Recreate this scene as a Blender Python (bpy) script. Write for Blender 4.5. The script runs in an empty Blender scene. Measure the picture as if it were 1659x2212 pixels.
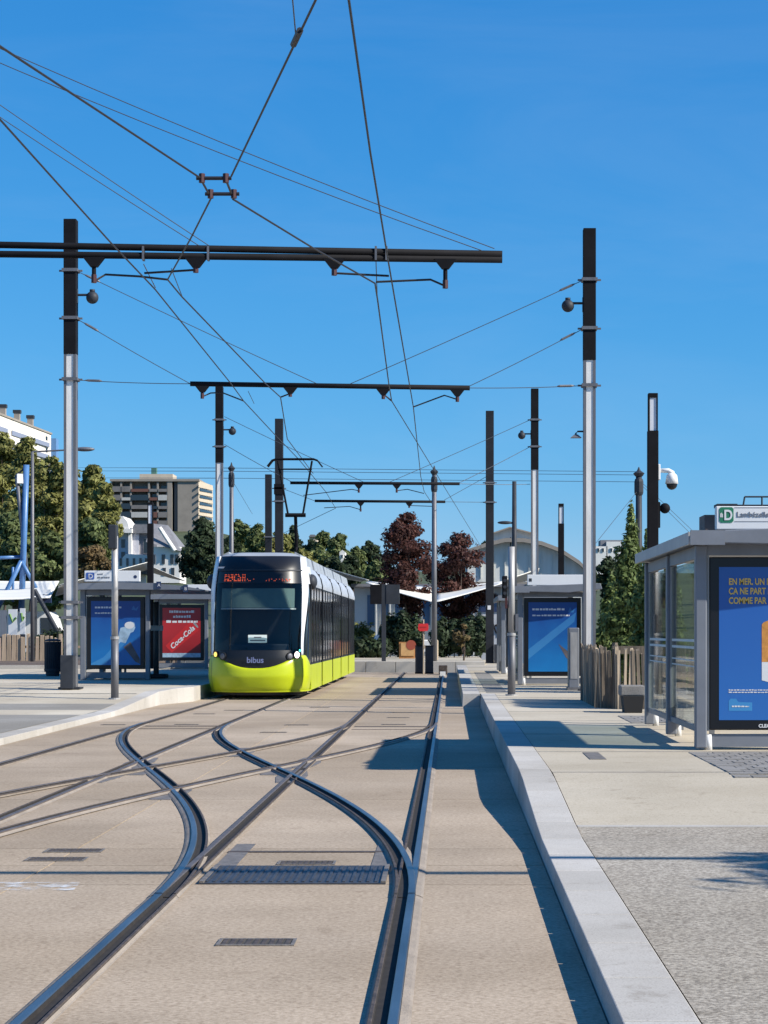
import bpy, math, random
import numpy as np
from mathutils import Vector, Matrix
R = math.radians
rnd = random.Random(7)
SC = bpy.context.scene
COL = SC.collection
PI = math.pi

# ------------------------------------------------------------------ camera, sky, sun, exposure
F, VX, HY, EYE = 4400.0, 971.0, 1364.0, 1.6      # survey of the view: focal length and vanishing point on a 1659 px wide print
cam_d = bpy.data.cameras.new('camera'); cam = bpy.data.objects.new('camera', cam_d); COL.objects.link(cam)
cam.location = (0, 0, EYE); cam.rotation_euler = (R(90), 0, 0)
cam_d.sensor_fit = 'HORIZONTAL'; cam_d.sensor_width = 36; cam_d.lens = 36 * F / 1659
cam_d.shift_x = -(VX - 829.5) / 1659; cam_d.shift_y = (HY - 1106) / 1659
cam_d.clip_start = .1; cam_d.clip_end = 6000
SC.camera = cam
SUN = Vector((3.66, -1.30, 2.73)).normalized()
SUN_EL = math.asin(SUN.z); SUN_AZ = math.atan2(SUN.x, SUN.y)   # clockwise from +Y
w = bpy.data.worlds.new('World'); SC.world = w; w.use_nodes = True
nt = w.node_tree
sky = nt.nodes.new('ShaderNodeTexSky'); sky.sky_type = 'NISHITA'; sky.sun_disc = False
sky.sun_elevation = SUN_EL; sky.sun_rotation = SUN_AZ
sky.altitude = 60; sky.air_density = 1.0; sky.dust_density = 0; sky.ozone_density = 10.0
# film response of the phone to the blue of the sky: one power per channel, the same for the whole dome
sp_ = nt.nodes.new('ShaderNodeSeparateColor'); hs = nt.nodes.new('ShaderNodeCombineColor'); nt.links.new(sky.outputs[0], sp_.inputs[0])
for k, (gm, gn) in enumerate(((1.4, 1.0), (.75, .70), (.5, .80))):
    m1 = nt.nodes.new('ShaderNodeMath'); m1.operation = 'MULTIPLY'; m1.inputs[1].default_value = .1; nt.links.new(sp_.outputs[k], m1.inputs[0])
    m2 = nt.nodes.new('ShaderNodeMath'); m2.operation = 'POWER'; m2.inputs[1].default_value = gm; nt.links.new(m1.outputs[0], m2.inputs[0])
    m3 = nt.nodes.new('ShaderNodeMath'); m3.operation = 'MULTIPLY'; m3.inputs[1].default_value = gn*10; nt.links.new(m2.outputs[0], m3.inputs[0]); nt.links.new(m3.outputs[0], hs.inputs[k])
wc = nt.nodes.new('ShaderNodeTexCoord'); wm = nt.nodes.new('ShaderNodeMapping'); wm.inputs['Scale'].default_value = (2.2, 2.2, 9); wm.inputs['Rotation'].default_value = (.25, .35, 0)
wn = nt.nodes.new('ShaderNodeTexNoise'); wn.inputs['Scale'].default_value = 1.6; wn.inputs['Detail'].default_value = 7; wn.inputs['Roughness'].default_value = .6; wn.inputs['Distortion'].default_value = .6
wr = nt.nodes.new('ShaderNodeMapRange'); wr.inputs[1].default_value = .46; wr.inputs[2].default_value = .80; wr.inputs[4].default_value = .06
wx = nt.nodes.new('ShaderNodeMix'); wx.data_type = 'RGBA'; wx.inputs[7].default_value = (6.0, 6.6, 7.4, 1)
nt.links.new(wc.outputs['Generated'], wm.inputs[0]); nt.links.new(wm.outputs[0], wn.inputs['Vector']); nt.links.new(wn.outputs[0], wr.inputs[0])
nt.links.new(wr.outputs[0], wx.inputs[0]); nt.links.new(hs.outputs[0], wx.inputs[6]); nt.links.new(wx.outputs[2], nt.nodes['Background'].inputs[0])
nt.nodes['Background'].inputs[1].default_value = .087
sun_d = bpy.data.lights.new('sun', 'SUN'); sun_d.energy = 5.0; sun_d.angle = R(.53); sun_d.color = (1, .94, .84)
sun = bpy.data.objects.new('sun', sun_d); COL.objects.link(sun)
sun.rotation_euler = SUN.to_track_quat('Z', 'Y').to_euler(); sun.location = (30, -10, 30)
vs = SC.view_settings; vs.view_transform = 'Standard'; vs.look = 'None'; vs.exposure = .60; vs.gamma = 1; vs.use_curve_mapping = False

# ------------------------------------------------------------------ helpers
def WX(px, Y): return (px - VX) / F * Y
def WZ(py, Y): return EYE - (py - HY) / F * Y
def P(px, py, Y): return Vector((WX(px, Y), Y, WZ(py, Y)))
def GY(py, z=0): return F * (EYE - z) / (py - HY)

MATS = {}
def mat(name, col, rough=.6, metal=0., var=.0, scale=8., bump=0., bscale=60., col2=None, emit=0., spec=.5, island=0., detail=6., stretch=None):
    if name in MATS: return MATS[name]
    m = bpy.data.materials.new(name); m.use_nodes = True; MATS[name] = m
    t = m.node_tree; b = t.nodes['Principled BSDF']
    b.inputs['Roughness'].default_value = rough; b.inputs['Metallic'].default_value = metal
    b.inputs['Specular IOR Level'].default_value = spec
    c = (*col, 1); b.inputs['Base Color'].default_value = c
    tc = t.nodes.new('ShaderNodeTexCoord'); src = tc.outputs['Object']
    if stretch:
        mp = t.nodes.new('ShaderNodeMapping'); mp.inputs['Scale'].default_value = stretch
        t.links.new(src, mp.inputs['Vector']); src = mp.outputs[0]
    if var or col2:
        n = t.nodes.new('ShaderNodeTexNoise'); n.inputs['Scale'].default_value = scale; n.inputs['Detail'].default_value = detail
        n.inputs['Roughness'].default_value = .65
        t.links.new(src, n.inputs['Vector'])
        r = t.nodes.new('ShaderNodeValToRGB')
        c2 = col2 if col2 else tuple(max(0, x * (1 - var)) for x in col)
        c1 = col if col2 else tuple(x * (1 + var) for x in col)
        r.color_ramp.elements[0].position = .32; r.color_ramp.elements[1].position = .68
        r.color_ramp.elements[0].color = (*c2, 1); r.color_ramp.elements[1].color = (*c1, 1)
        t.links.new(n.outputs[0], r.inputs[0]); out = r.outputs[0]
        if island:
            g = t.nodes.new('ShaderNodeNewGeometry'); mr = t.nodes.new('ShaderNodeMapRange')
            mr.inputs[3].default_value = 1 - island; mr.inputs[4].default_value = 1 + island
            t.links.new(g.outputs['Random Per Island'], mr.inputs[0])
            hv = t.nodes.new('ShaderNodeHueSaturation'); t.links.new(mr.outputs[0], hv.inputs['Value']); t.links.new(out, hv.inputs['Color']); out = hv.outputs[0]
        t.links.new(out, b.inputs['Base Color'])
    if bump:
        n2 = t.nodes.new('ShaderNodeTexNoise'); n2.inputs['Scale'].default_value = bscale; n2.inputs['Detail'].default_value = 4
        t.links.new(src, n2.inputs['Vector'])
        bp = t.nodes.new('ShaderNodeBump'); bp.inputs['Strength'].default_value = bump; bp.inputs['Distance'].default_value = .02
        t.links.new(n2.outputs[0], bp.inputs['Height']); t.links.new(bp.outputs[0], b.inputs['Normal'])
    if emit:
        b.inputs['Emission Color'].default_value = c; b.inputs['Emission Strength'].default_value = emit
    return m

def aggregate(name, base, dark, light, s1=55, s2=.9, contrast=.5, speck=160, bump=.35, stain=.12):
    """cast concrete: broad tonal drift, stains and grain of stones"""
    m = bpy.data.materials.new(name); m.use_nodes = True; MATS[name] = m
    t = m.node_tree; b = t.nodes['Principled BSDF']; b.inputs['Roughness'].default_value = .88; b.inputs['Specular IOR Level'].default_value = .25
    tc = t.nodes.new('ShaderNodeTexCoord').outputs['Object']
    def noise(sc, det=5, rough=.6):
        n = t.nodes.new('ShaderNodeTexNoise'); n.inputs['Scale'].default_value = sc; n.inputs['Detail'].default_value = det; n.inputs['Roughness'].default_value = rough
        t.links.new(tc, n.inputs['Vector']); return n.outputs[0]
    def ramp(v, a, bb, ca, cb):
        r = t.nodes.new('ShaderNodeValToRGB'); r.color_ramp.elements[0].position = a; r.color_ramp.elements[1].position = bb
        r.color_ramp.elements[0].color = (*ca, 1); r.color_ramp.elements[1].color = (*cb, 1); t.links.new(v, r.inputs[0]); return r.outputs[0]
    def mix(kind, f, a, bb):
        x = t.nodes.new('ShaderNodeMix'); x.data_type = 'RGBA'; x.blend_type = kind
        if isinstance(f, float): x.inputs[0].default_value = f
        else: t.links.new(f, x.inputs[0])
        t.links.new(a, x.inputs[6]); t.links.new(bb, x.inputs[7]); return x.outputs[2]
    grain = ramp(noise(s1, 3, .7), .36, .64, dark, light)
    rgb = t.nodes.new('ShaderNodeRGB'); rgb.outputs[0].default_value = (*base, 1)
    c = mix('MIX', contrast, rgb.outputs[0], grain)
    drift = ramp(noise(s2, 6), .3, .72, (1 - stain,) * 3, (1 + stain * .6,) * 3)
    c = mix('MULTIPLY', 1.0, c, drift)
    v = t.nodes.new('ShaderNodeTexVoronoi'); v.inputs['Scale'].default_value = speck; t.links.new(tc, v.inputs['Vector'])
    sp = ramp(v.outputs['Color'], .12, .3, (.62, .58, .55), (1, 1, 1))
    c = mix('MULTIPLY', .55, c, sp)
    blot = ramp(noise(.22, 8, .62), .42, .66, (.82,.80,.765), (1.06,1.06,1.06)); c = mix('MULTIPLY', 1.0, c, blot)
    oil = ramp(noise(2.7, 9, .7), .29, .41, (.66,.63,.59), (1,1,1)); c = mix('MULTIPLY', .85, c, oil)
    oi = t.nodes.new('ShaderNodeObjectInfo'); tint = ramp(oi.outputs['Random'], 0, 1, (.90,.895,.885), (1.05,1.05,1.05)); c = mix('MULTIPLY', 1.0, c, tint)
    t.links.new(c, b.inputs['Base Color'])
    bp = t.nodes.new('ShaderNodeBump'); bp.inputs['Strength'].default_value = bump; bp.inputs['Distance'].default_value = .006
    t.links.new(noise(s1 * 1.6, 3, .7), bp.inputs['Height']); t.links.new(bp.outputs[0], b.inputs['Normal'])
    return m

def glass(name, tint, refl=.12, rough=.02):
    m = bpy.data.materials.new(name); m.use_nodes = True; MATS[name] = m
    t = m.node_tree; t.nodes.remove(t.nodes['Principled BSDF'])
    tr = t.nodes.new('ShaderNodeBsdfTransparent'); tr.inputs[0].default_value = (*tint, 1)
    gl = t.nodes.new('ShaderNodeBsdfGlossy'); gl.inputs['Roughness'].default_value = rough
    fr = t.nodes.new('ShaderNodeFresnel'); fr.inputs[0].default_value = 1.5
    ad = t.nodes.new('ShaderNodeMath'); ad.operation = 'MULTIPLY_ADD'; ad.inputs[1].default_value = .5; ad.inputs[2].default_value = refl
    ad.use_clamp = True
    t.links.new(fr.outputs[0], ad.inputs[0])
    mx = t.nodes.new('ShaderNodeMixShader'); t.links.new(ad.outputs[0], mx.inputs[0]); t.links.new(tr.outputs[0], mx.inputs[1]); t.links.new(gl.outputs[0], mx.inputs[2])
    t.links.new(mx.outputs[0], t.nodes['Material Output'].inputs[0])
    return m

class MB:
    def __init__(s): s.v = []; s.f = []
    def add(s, vs, fs):
        o = len(s.v); s.v += [tuple(p) for p in vs]; s.f += [tuple(i + o for i in q) for q in fs]; return s
    def box(s, x0, x1, y0, y1, z0, z1):
        return s.add([(x0,y0,z0),(x1,y0,z0),(x1,y1,z0),(x0,y1,z0),(x0,y0,z1),(x1,y0,z1),(x1,y1,z1),(x0,y1,z1)],
                     [(0,3,2,1),(4,5,6,7),(0,1,5,4),(1,2,6,5),(2,3,7,6),(3,0,4,7)])
    def cbox(s, c, sz, rz=0):
        a, b, h = sz[0]/2, sz[1]/2, sz[2]/2; cs, sn = math.cos(rz), math.sin(rz)
        vs = []
        for z in (-h, h):
            for x, y in ((-a,-b),(a,-b),(a,b),(-a,b)): vs.append((c[0]+x*cs-y*sn, c[1]+x*sn+y*cs, c[2]+z))
        return s.add(vs, [(0,3,2,1),(4,5,6,7),(0,1,5,4),(1,2,6,5),(2,3,7,6),(3,0,4,7)])
    def tube(s, pts, r, n=8, caps=True):
        pts = [Vector(p) for p in pts]; rs = r if isinstance(r, (list, tuple)) else [r]*len(pts)
        vs, fs = [], []; up = None
        for i, p in enumerate(pts):
            d = ((pts[min(i+1, len(pts)-1)] - pts[max(i-1, 0)])).normalized()
            a = Vector((0,0,1)) if abs(d.z) < .9 else Vector((1,0,0))
            u = d.cross(a).normalized(); v = u.cross(d).normalized()
            for k in range(n):
                t = 2*PI*k/n; vs.append(p + (u*math.cos(t) + v*math.sin(t))*rs[i])
        for i in range(len(pts)-1):
            for k in range(n):
                a, b = i*n+k, i*n+(k+1) % n; fs.append((a, b, b+n, a+n))
        if caps: fs.append(tuple(range(n-1, -1, -1))); fs.append(tuple(range((len(pts)-1)*n, len(pts)*n)))
        return s.add(vs, fs)
    def prism(s, poly, y0, y1):          # poly in (x,z), extruded along y
        n = len(poly)
        return s.add([(x,y0,z) for x,z in poly]+[(x,y1,z) for x,z in poly],
                     [tuple(range(n)), tuple(range(2*n-1, n-1, -1))]+[(i, i+n, (i+1) % n+n, (i+1) % n) for i in range(n)])
    def zprism(s, poly, z0, z1):
        n = len(poly)
        return s.add([(x,y,z0) for x,y in poly]+[(x,y,z1) for x,y in poly],
                     [tuple(range(n-1,-1,-1)), tuple(range(n, 2*n))]+[(i, (i+1) % n, (i+1) % n+n, i+n) for i in range(n)])
    def xprism(s, poly, x0, x1):         # poly in (y,z)
        n = len(poly)
        return s.add([(x0,y,z) for y,z in poly]+[(x1,y,z) for y,z in poly],
                     [tuple(range(n-1,-1,-1)), tuple(range(n, 2*n))]+[(i, (i+1) % n, (i+1) % n+n, i+n) for i in range(n)])
    def sphere(s, c, r, nu=14, nv=8, v0=-PI/2, v1=PI/2, sq=(1,1,1)):
        vs = []; fs = []
        for j in range(nv+1):
            p = v0+(v1-v0)*j/nv
            for i in range(nu):
                t = 2*PI*i/nu; vs.append((c[0]+r*sq[0]*math.cos(p)*math.cos(t), c[1]+r*sq[1]*math.cos(p)*math.sin(t), c[2]+r*sq[2]*math.sin(p)))
        for j in range(nv):
            for i in range(nu): fs.append((j*nu+i, j*nu+(i+1) % nu, (j+1)*nu+(i+1) % nu, (j+1)*nu+i))
        return s.add(vs, fs)
    def grid(s, fn, nu, nv):
        vs = [fn(i/nu, j/nv) for j in range(nv+1) for i in range(nu+1)]
        fs = [(j*(nu+1)+i, j*(nu+1)+i+1, (j+1)*(nu+1)+i+1, (j+1)*(nu+1)+i) for j in range(nv) for i in range(nu)]
        return s.add(vs, fs)
    def build(s, name, m, parent=None, loc=None, smooth=False, bevel=0, solid=0):
        off = Vector((0,0,0))
        if parent is not None:
            r = parent
            while r.parent: r = r.parent
            off = Vector(r.location)
        elif loc is not None: off = Vector(loc)
        me = bpy.data.meshes.new(name); me.from_pydata([(a-off.x, b-off.y, c-off.z) for a,b,c in s.v], [], s.f); me.update()
        if smooth: me.polygons.foreach_set('use_smooth', [True]*len(me.polygons))
        me.materials.append(m)
        o = bpy.data.objects.new(name, me); COL.objects.link(o)
        if parent is not None: o.parent = parent
        elif loc is not None: o.location = loc
        if bevel:
            md = o.modifiers.new('bevel', 'BEVEL'); md.width = bevel; md.segments = 2; md.limit_method = 'ANGLE'
        if solid:
            md = o.modifiers.new('solid', 'SOLIDIFY'); md.thickness = solid
        return o

def thing(name, label, cat, loc=(0,0,0), group=None):
    o = bpy.data.objects.new(name, None); COL.objects.link(o); o.location = loc; o.empty_display_size = .2
    return tag(o, label, cat, group)
def tag(o, label, cat, group=None):
    o['label'] = label; o['category'] = cat
    if group: o['group'] = group
    return o
def struct(o, label=None):
    o['kind'] = 'structure'
    if label: o['label'] = label
    return o
def one(name, mb, m, label, cat, loc, group=None, **k): return tag(mb.build(name, m, None, loc, **k), label, cat, group)
def dup(o, loc, label=None, parent=None):
    c = o.copy(); COL.objects.link(c); c.parent = parent
    if parent is None: c.location = loc
    if label: c['label'] = label
    for ch in o.children: dup(ch, None, None, c)
    return c
def text_mesh(name, body, size, m, parent, pos, align='LEFT', rot=(R(90),0,0), depth=.002, bold=0, sx=1., shear=0.):
    cu = bpy.data.curves.new(name, 'FONT'); cu.body = body; cu.size = size; cu.extrude = depth; cu.align_x = align; cu.offset = bold; cu.shear = shear
    ob = bpy.data.objects.new(name, cu); COL.objects.link(ob)
    bpy.context.view_layer.update()
    me = bpy.data.meshes.new_from_object(ob.evaluated_get(bpy.context.evaluated_depsgraph_get()))
    bpy.data.objects.remove(ob); bpy.data.curves.remove(cu)
    off = Vector((0,0,0)); r = parent
    while r.parent: r = r.parent
    off = Vector(r.location)
    from mathutils import Euler
    me.transform(Matrix.Translation(Vector(pos)-off) @ Euler(rot).to_matrix().to_4x4() @ Matrix.Diagonal((sx,1,1,1)))
    me.materials.clear(); me.materials.append(m)
    o = bpy.data.objects.new(name, me); COL.objects.link(o); o.parent = parent; return o

# ------------------------------------------------------------------ materials
M_slab = aggregate('beige concrete', (0.427,0.345,0.259), (0.255,0.198,0.139), (0.542,0.448,0.345), s1=34, s2=.55, contrast=.5, speck=65)
M_platform = aggregate('pale smooth concrete', (0.511,0.457,0.365), (0.393,0.343,0.264), (0.586,0.532,0.431), s1=50, s2=.5, contrast=.35, speck=90, bump=.15, stain=.08)
M_agg = aggregate('exposed aggregate concrete', (0.402,0.360,0.301), (0.159,0.138,0.113), (0.595,0.545,0.461), s1=42, s2=.6, contrast=.75, speck=48, bump=.6)
M_asphalt = aggregate('grey asphalt', (0.284,0.269,0.241), (0.198,0.186,0.166), (0.356,0.340,0.308), s1=60, s2=.4, contrast=.4, speck=80)
M_road = aggregate('dark asphalt', (.10,.10,.098), (.07,.07,.07), (.14,.14,.135), s1=40, s2=.2, contrast=.4, speck=60)
M_granite = aggregate('pale granite', (0.504,0.482,0.448), (0.374,0.356,0.330), (0.591,0.569,0.530), s1=110, s2=1.2, contrast=.45, speck=150, bump=.15, stain=.10)
M_sett = aggregate('grey granite sett', (0.269,0.261,0.253), (0.174,0.170,0.166), (0.356,0.348,0.340), s1=60, s2=3, contrast=.5, speck=120)
M_gap = mat('dark joint filler', (.05,.045,.04), .95, var=.4, scale=20)
M_steel = mat('polished rail steel', (.30,.285,.27), .38, 1., var=.35, scale=4, stretch=(1,.15,1))
M_dull = mat('dull brown rail steel', (.17,.135,.11), .5, .55, var=.3, scale=8)
M_groove = mat('dirt in the rail groove', (.018,.015,.013), .9, var=.4, scale=12)
M_rust = mat('rusted rail steel', (.075,.058,.048), .7, .2, var=.45, scale=14, bump=.3)
M_seal = mat('rail sealing compound', (.19,.16,.13), .85, col2=(.29,.245,.20), scale=2.5, bump=.4)
M_cast = mat('grey worn steel casting', (.20,.175,.15), .6, .35, var=.35, scale=9, bump=.3)
M_plate = mat('blue grey ribbed steel', (.07,.073,.082), .55, .5, var=.3, scale=10)
M_black = mat('black coated steel', (.007,.007,.009), .75, var=.3, scale=3, spec=.15)
M_dgrey = mat('dark grey painted steel', (.030,.034,.042), .6, var=.2, scale=3, spec=.3)
M_galv = mat('galvanised steel', (0.361,0.353,0.344), .5, .35, var=.22, scale=5, stretch=(1,1,.25))
M_box = mat('near black mast paint', (.016,.018,.023), .65, var=.25, scale=2, spec=.25)
M_galvd = mat('dull galvanised steel', (.15,.152,.165), .55, .4, var=.2, scale=5, stretch=(1,1,.25))
M_sunlit_web = mat('sunlit galvanised web', (.70,.68,.65), .5, .1, var=.15, scale=4, stretch=(1,1,.2))  # the web's sunlit highlight is put into its pale colour
M_wire = mat('dark copper wire', (.030,.030,.034), .5, .3)
M_stay = mat('thin steel cable', (.085,.09,.10), .5, .4)
M_red = mat('dark red insulator', (.055,.014,.013), .5)
M_shel = mat('grey shelter paint', (0.172,0.185,0.211), .45, .1, var=.12, scale=2)
M_shel2 = mat('pale shelter paint', (0.430,0.421,0.396), .5, var=.1, scale=3)
M_white = mat('white enamel', (0.688,0.688,0.679), .4, var=.04, scale=2)
M_ublack = mat('black display frame', (.008,.008,.01), .3, spec=.4)
M_glass = glass('clear shelter glass', (.80,.86,.86), .07)
M_tglass = glass('tinted tram windscreen', (.70,.79,.80), .02)
M_sglass = mat('dark tram side glass', (.010,.013,.017), .06, spec=.7)
M_tblack = mat('black tram paint', (.010,.011,.014), .38, spec=.4)
M_green = mat('lime green tram paint', (0.430,0.499,0.010), .32, var=.07, scale=1.5, spec=.45)
M_twhite = mat('white tram paint', (0.636,0.654,0.679), .3, var=.05, scale=.9)
M_cant = mat('pale grey roof edge paint', (0.361,0.387,0.430), .4, var=.12, scale=2, stretch=(1,.3,1))
M_troof = mat('pale tram roof', (0.310,0.331,0.353), .45, var=.1, scale=1)
M_rubber = mat('black rubber', (.015,.015,.016), .8)
M_yellow = mat('ochre print', (.72,.47,.10), .6)
M_pwhite = mat('white print', (0.645,0.645,0.645), .6)
M_wood = mat('weathered chestnut', (0.146,0.116,0.086), .85, var=.45, scale=9, bump=.4, bscale=30, stretch=(1,1,.12))
M_wood2 = mat('pale split chestnut', (0.344,0.275,0.198), .85, var=.3, scale=9, bump=.4, bscale=30, stretch=(1,1,.12))
M_wood3 = mat('larch plank', (0.413,0.310,0.215), .8, var=.3, scale=5, bump=.3, bscale=30, stretch=(1,1,.1))
M_bark = mat('bark', (.07,.05,.038), .9, var=.4, scale=6, bump=.5, bscale=20)
M_sail = mat('cream tensile membrane', (0.688,0.671,0.611), .7, var=.06, scale=.6)
M_blue = mat('light blue painted steel', (.07,.17,.36), .4, var=.15, scale=2)
M_navy = mat('navy sign enamel', (.02,.035,.09), .4)
M_stone = mat('grey building render', (0.258,0.228,0.194), .85, var=.12, scale=.35, bump=.2, bscale=4)
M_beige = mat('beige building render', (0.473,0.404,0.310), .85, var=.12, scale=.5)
M_bwhite = mat('white house render', (0.688,0.671,0.636), .8, var=.08, scale=.4)
M_slate = mat('grey slate roof', (0.172,0.172,0.185), .7, var=.2, scale=1.5)
M_win = mat('dark window glass', (.02,.025,.032), .12, spec=.7)
M_hall = mat('pale hall cladding', (0.585,0.585,0.542), .8, var=.12, scale=.5, stretch=(4,4,.3))
M_mulch = mat('brown wood mulch', (.16,.115,.08), .95, col2=(.07,.05,.04), scale=25, bump=1, bscale=40)
def leaf(name, a, b):
    m = mat(name, a, .6, col2=b, scale=.5, island=.5, spec=.2); t = m.node_tree; bs = t.nodes['Principled BSDF']; lk = bs.inputs['Base Color'].links[0].from_socket
    tr = t.nodes.new('ShaderNodeBsdfTranslucent'); mx = t.nodes.new('ShaderNodeMixShader'); mx.inputs[0].default_value = .32
    t.links.new(lk, tr.inputs[0]); t.links.new(bs.outputs[0], mx.inputs[1]); t.links.new(tr.outputs[0], mx.inputs[2]); t.links.new(mx.outputs[0], t.nodes['Material Output'].inputs[0]); return m
M_l1 = leaf('yellow green leaves', (.255,.245,.075), (.150,.160,.048))
M_l2 = leaf('mid green leaves', (.160,.190,.068), (.090,.120,.045))
M_l3 = leaf('dark green leaves', (.050,.072,.034), (.028,.045,.022))
M_l4 = leaf('dark purple leaves', (.105,.042,.032), (.055,.026,.022))
M_l5 = leaf('rusty leaves', (.19,.125,.060), (.10,.085,.035))
M_l6 = leaf('bright hedge leaves', (.21,.26,.085), (.090,.130,.042))

# ------------------------------------------------------------------ ground, hill
Z_R, Z_L = .28, .33
def zr(Y): 
    t = min(1, max(0, (Y-14.9)/4.1)); return .105+(Z_R-.105)*t
def hill(X, Y):
    if Y < 135: return -.06
    k = 1/(1+math.exp((X+40)/14)); z = (Y-135)*(.042+.030*k) if Y < 640 else 505*(.042+.030*k)
    return z*(.9+.1*math.sin(X*.05+Y*.02)) - .06
g = MB().grid(lambda u, v: (-1500+3000*u, -60+195*v, -.06), 12, 4)
struct(g.build('ground', M_road, None, (0,0,0)))
g = MB().grid(lambda u, v: (-420+840*u, 134.9+1400*v**1.6, hill(-420+840*u, 134.9+1400*v**1.6)), 60, 40)
struct(g.build('hillside', mat('hillside scrub', (.05,.065,.022), .95, var=.4, scale=.08), None, (0,0,0), smooth=True))

# track bed: cast slabs with open joints
bed = struct(MB().box(-6.32, .66, -3, 79.5, -.058, -.03).build('track_bed', M_gap, None, (0,0,0)))
joints = [-3, 2.2, 6.6, 12.86, 13.92, 15.0, 19.4, 24.0, 28.6, 33.7, 36.0, 38.4, 42.2, 46.0, 50.2, 55.0, 60, 66, 72, 79.5]
for a, b in zip(joints[:-1], joints[1:]):
    for x0, x1 in ((-6.30,-2.746),(-2.734,.645)):
        MB().box(x0, x1, a+.008, b-.008, -.029, 0).build('slab', M_slab, bed)

# ---- rails
G = 1.5
def s3(t): t = min(1, max(0, t)); return t*t*(3-2*t)
Y0c, Y1c = 12.2, 35.0
def straight(x): return lambda Y: x
LT, RT = -4.52, -.985
def cross_a(side): return lambda Y: RT+side*G/2 + (LT-RT)*s3((Y-Y0c)/(Y1c-Y0c))
def cross_b(side): return lambda Y: LT+side*G/2 + (RT-LT)*s3((Y-Y0c)/(Y1c-Y0c))
def rail(name, label, fn, ya, yb, flip, dz, head=None):
    head = head or M_dull
    n = max(2, int((yb-ya)/.4)); ys = [ya+(yb-ya)*i/n for i in range(n+1)]
    root = thing(name, label, 'rail', (fn(ya), ya, 0))
    def strip(prof, nm, m, sm=False):
        b = MB(); k = len(prof); vs = []
        for y in ys:
            d = (fn(y+.05)-fn(y-.05))/.1; L = math.hypot(1, d); nx, ny = 1/L, -d/L
            for o, z in prof:
                o = -o if flip else o
                vs.append((fn(y)+nx*o, y+ny*o, z+dz))
        fs = [(i*k+j, i*k+j+1, (i+1)*k+j+1, (i+1)*k+j) for i in range(n) for j in range(k-1)]
        if flip: fs = [q[::-1] for q in fs]
        b.add(vs, fs); return b.build(nm, m, root)
    so, si_ = (.078, .116) if head is M_steel else (.055, .105)
    strip([(-so,.002),(-so+.014,.010),(-.032,.021)], 'sealing_strip', M_seal)
    strip([(-.030,.018),(-.030,.028),(-.025,.032),(.010,.032),(.015,.027)], 'rail_head', head)
    strip([(.015,.027),(.018,.0045),(.076,.0045),(.079,.024)], 'groove', M_groove)
    strip([(.079,.024),(.081,.028),(.096,.028),(.098,.019)], 'guard_lip', M_rust)
    strip([(.099,.018),(si_-.008,.006),(si_,.002)], 'sealing_strip', M_seal)
    return root
YE = 78.5
rail('tram_rail', 'polished near part of the left rail of the right-hand track', straight(RT-G/2), -2, Y0c, False, .0, M_steel)
rail('tram_rail', 'dull far part of the left rail of the right-hand track', straight(RT-G/2), Y0c+.004, YE, False, .0)
rail('tram_rail', 'right rail of the right-hand track beside the platform kerb', straight(RT+G/2), -2, YE, True, .0, M_steel)
lfn = lambda Y: LT-G/2 - max(0, 33-Y)*.012
rail('tram_rail', 'left rail of the track under the tram', lfn, 8, YE, False, .0)
rail('tram_rail', 'right rail of the track under the tram', straight(LT+G/2), 8, YE, True, .0)
rail('crossover_rail', 'left rail curving from the right track to the tram track', cross_a(-1), Y0c, Y1c, False, .0035, M_steel)
rail('crossover_rail', 'right rail curving from the right track to the tram track', cross_a(1), Y0c, Y1c, True, .0035, M_steel)
rail('crossover_rail', 'left rail of the crossover leaving the bottom left for the right track', cross_b(-1), Y0c, Y1c, False, .0065)
rail('crossover_rail', 'right rail of the crossover leaving the bottom left for the right track', cross_b(1), Y0c, Y1c, True, .0065)
# crossing castings where rails meet
def solve(f, h, a, b):
    fa = f(a)-h(a)
    for _ in range(50):
        m = (a+b)/2; fm = f(m)-h(m)
        if (fm > 0) == (fa > 0): a, fa = m, fm
        else: b = m
    return (a+b)/2
crosses = []
for s in (-1, 1):
    for t in (-1, 1):
        for f, h, a, b in ((cross_a(s), straight(RT-G/2), 13.5, 34), (cross_a(s), straight(LT+G/2), 13.5, 33.5),
                           (cross_b(s), straight(RT-G/2), 13.5, 33.5), (cross_b(s), straight(LT+G/2), 13.5, 34)):
            if t == 1 and (f(a)-h(a))*(f(b)-h(b)) < 0: crosses.append((f(solve(f, h, a, b)), solve(f, h, a, b)))
        f, h = cross_a(s), cross_b(t)
        y = solve(f, h, 13, 34); crosses.append((f(y), y))
wh = ['nearest the ribbed cover plate','left of the middle of the scissors crossing','on the right track behind the middle','at the middle of the scissors crossing','near the tram on the tram track','at the far right of the scissors crossing','beside the tram track further left','in front of the middle of the scissors crossing']
crosses.sort(key=lambda c: c[1])
used = []
for i, (x, y) in enumerate(crosses):
    if any(abs(x-a)+abs(y-b) < .3 for a, b in used): continue
    used.append((x, y))
    L, W = .95, .17
    poly = [(x-W, y-.1), (x-.1, y-L), (x+.1, y-L), (x+W, y-.1), (x+W, y+.1), (x+.1, y+L), (x-.1, y+L), (x-W, y+.1)]
    one('crossing_casting', MB().zprism(poly, -.02, .0045+.0004*len(used)), M_cast,
        'dark steel casting where rails cross, %s in order from the camera' % ['first','second','third','fourth','fifth','sixth','seventh','eighth','ninth','tenth','eleventh','twelfth'][len(used)-1], 'casting', (x, y, 0), 'crossing castings between the rails')

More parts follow.
